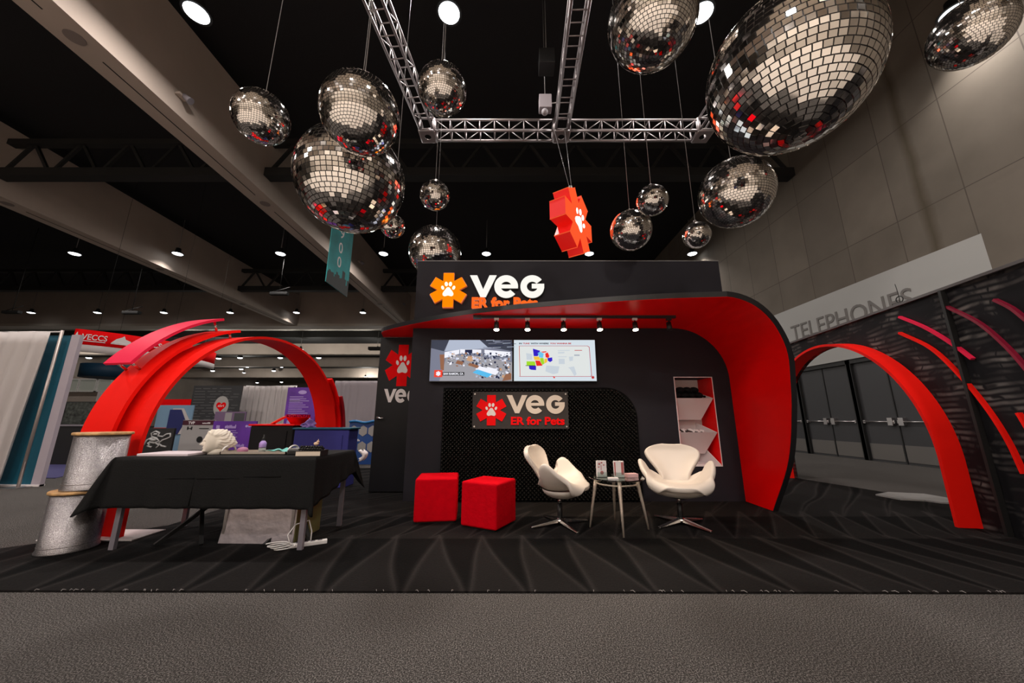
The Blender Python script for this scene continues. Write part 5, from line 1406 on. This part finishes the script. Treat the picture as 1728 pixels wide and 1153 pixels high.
# hall windows high on the far side
for i, (x0, x1) in enumerate(((112, 130), (138, 163), (166, 186))):
    a = at(x0, 641, 30); b = at(x1, 660, 30)
    o = MB().box(a.x, b.x, 30, 30.1, b.z, a.z).build('window_%d' % (i+1), mat('far_window_%d' % i, (.25, .25, .22), .2, emit=(.5, .5, .42), es=.12)); o['kind'] = 'structure'
    fr_ = MB(); fr_.box(a.x-.05, b.x+.05, 29.9, 30, b.z-.08, b.z); fr_.box(a.x-.05, b.x+.05, 29.9, 30, a.z, a.z+.08); fr_.box(a.x-.05, a.x, 29.9, 30, b.z, a.z); fr_.box(b.x, b.x+.05, 29.9, 30, b.z, a.z)
    fr_.build('window_frame', M['white_plastic'], o)
a = at(100, 636, 30.1); b = at(215, 760, 30.1)
struct('wall_far_left', MB().box(a.x, b.x, 30.1, 30.4, 0, a.z), M['beige_concrete'])
# red curved hanging banner
rb = thing('ring_banner', 'red curved hanging banner with white lettering at upper left', 'hanging banner', (-15, 13, 3.4))
cR = Vector((-17.9, 15.06)); RR = 4.0
def ringpt(u, z, r=RR): a = math.radians(-50+u*75); return (cR.x+r*math.cos(a), cR.y+r*math.sin(a), z)
mb = MB(); mb.grid(lambda u, v: ringpt(u, 3.66+.54*v), 40, 2); mb.build('red_band', M['red_print'], rb, solid=.02)
mb = MB(); mb.grid(lambda u, v: ringpt(u, 3.40+.26*v, RR+.01), 40, 2); mb.build('pale_band', M['white_drape'], rb, solid=.02)
def ring_text(txt, u0, du, z, cap):
    vs_, fs_, bd_, x0, x1 = text_polys(txt, cap/.69, .02*cap)
    k = du/(x1-x0); mb = MB()
    V_ = [ringpt(u0+(a-x0)*k, z+b, RR+.03) for a, b in vs_]; mb.add(V_, fs_); mb.build('lettering', M['white_print'], rb, solid=.01)
ring_text('VECCS', .035, .115, 3.85, .19); ring_text('VECCS', .285, .15, 3.85, .19); [ (lambda m_: (m_.grid(lambda u, v: ringpt(a+b*u, 3.78+.03*v, RR+.03), 12, 1), m_.build('small_print', M['white_print'], rb, solid=.01)))(MB()) for a, b in ((.035, .11), (.17, .12)) ]
mb = MB(); mb.add([ringpt(.17+.11*a, 3.82+b, RR+.03) for a, b in ((0, 0), (.9, 0), (.85, .12), (.6, .18), (.52, .30), (.42, .24), (.2, .16))], [(0, 1, 2, 3, 4, 5, 6)]); mb.build('dog_emblem', M['white_print'], rb, solid=.01)
mb = MB(); mb.add([ringpt(.005+.03*a, 3.85+b*.8, RR+.03) for a, b in ((0, 0), (1, 0), (.95, .15), (.5, .12), (.3, .3), (.1, .2))], [(0, 1, 2, 3, 4, 5)]); mb.build('cat_emblem', M['white_print'], rb, solid=.01)
for u in (.1, .5, .9):
    q_ = ringpt(u, 4.2); MB().tube([q_, (q_[0], q_[1], 11.595)], .005, 5).build('wire', M['steel_black'], rb)
rg = thing('ring_banner', 'dark blue hanging ring sign partly behind the red arch', 'hanging sign', at(180, 628, 22))
q_ = at(186, 628, 23.5)
mb = MB(); mb.lathe([(1.35, -.42), (1.37, .42)], tuple(q_), 40); mb.build('ring_band', mat('deep_blue', (.004, .035, .075), .6), rg)
MB().tube([(q_.x, q_.y, q_.z+.42), (q_.x, q_.y, 11.59)], .008, 5).build('wire', M['steel_black'], rg)
# round ceiling speaker below the soffit, right of the arch
q_ = at(632, 574, 24.5)
# black loudspeaker bars hanging under the left bay
for i, (px, py, Y, lab) in enumerate(((20, 527, 18, 'black linear fixture hanging near the ceiling at the left edge'), (222, 528, 18, 'black linear fixture hanging between two far lamps'), (471, 496, 17, 'black hexagonal fixture hanging below the left concrete beam'))):
    q_ = at(px, py, Y); t_ = thing('hanging_fixture', lab, 'fixture', q_)
    MB().box(q_.x-.45, q_.x+.45, q_.y-.1, q_.y+.1, q_.z-.08, q_.z+.08).build('body', M['steel_black'], t_, bevel=.03)
    MB().tube([(q_.x, q_.y, q_.z+.08), (q_.x, q_.y, 11.58)], .015, 5).build('hanger', M['steel_black'], t_)
    MB().tube([(q_.x-.4, q_.y, q_.z+.08), (q_.x+.5, q_.y, q_.z+.35)], .02, 5).build('arm', M['steel_black'], t_)
# small floodlights clamped to the beam side
for i, (px, py, lab) in enumerate(((303, 163, 'small floodlight clamped on the near concrete beam, top left'), (605, 442, 'small floodlight on the near concrete beam below the teal banner'), (677, 512, 'small floodlight on the near concrete beam beside the header'))):
    a_, b_, c_ = ray(px, py); k = -8.40/a_; q_ = Vector((-8.40, b_*k, CAMH+c_*k))
    t_ = thing('beam_floodlight', lab, 'floodlight', q_)
    MB().box(q_.x, q_.x+.12, q_.y-.12, q_.y+.12, q_.z-.03, q_.z+.03).build('bracket', M['beige_concrete'], t_)
    MB().tube([(q_.x+.1, q_.y, q_.z+.03), (q_.x+.26, q_.y+.05, q_.z-.10)], [.06, .09], 12).build('head', M['grey_panel'], t_)
# sprinkler-like wire loop on top of the printed wall
q_ = wallpt(1519, 510, 0)
t_ = thing('wire_hook', 'small dark wire hook sticking up from the top of the printed wall', 'hook', (q_.x, q_.y, 2.47))
MB().tube([(q_.x, q_.y, 2.47), (q_.x, q_.y, 2.60), (q_.x-.01, q_.y, 2.72)], .004, 5).build('wire', M['steel_black'], t_)
MB().tube([(q_.x, q_.y+.04*math.cos(2*PI*i/12), 2.52+.04*math.sin(2*PI*i/12)) for i in range(12)], .006, 5, closed=True).build('loop', M['steel_black'], t_)
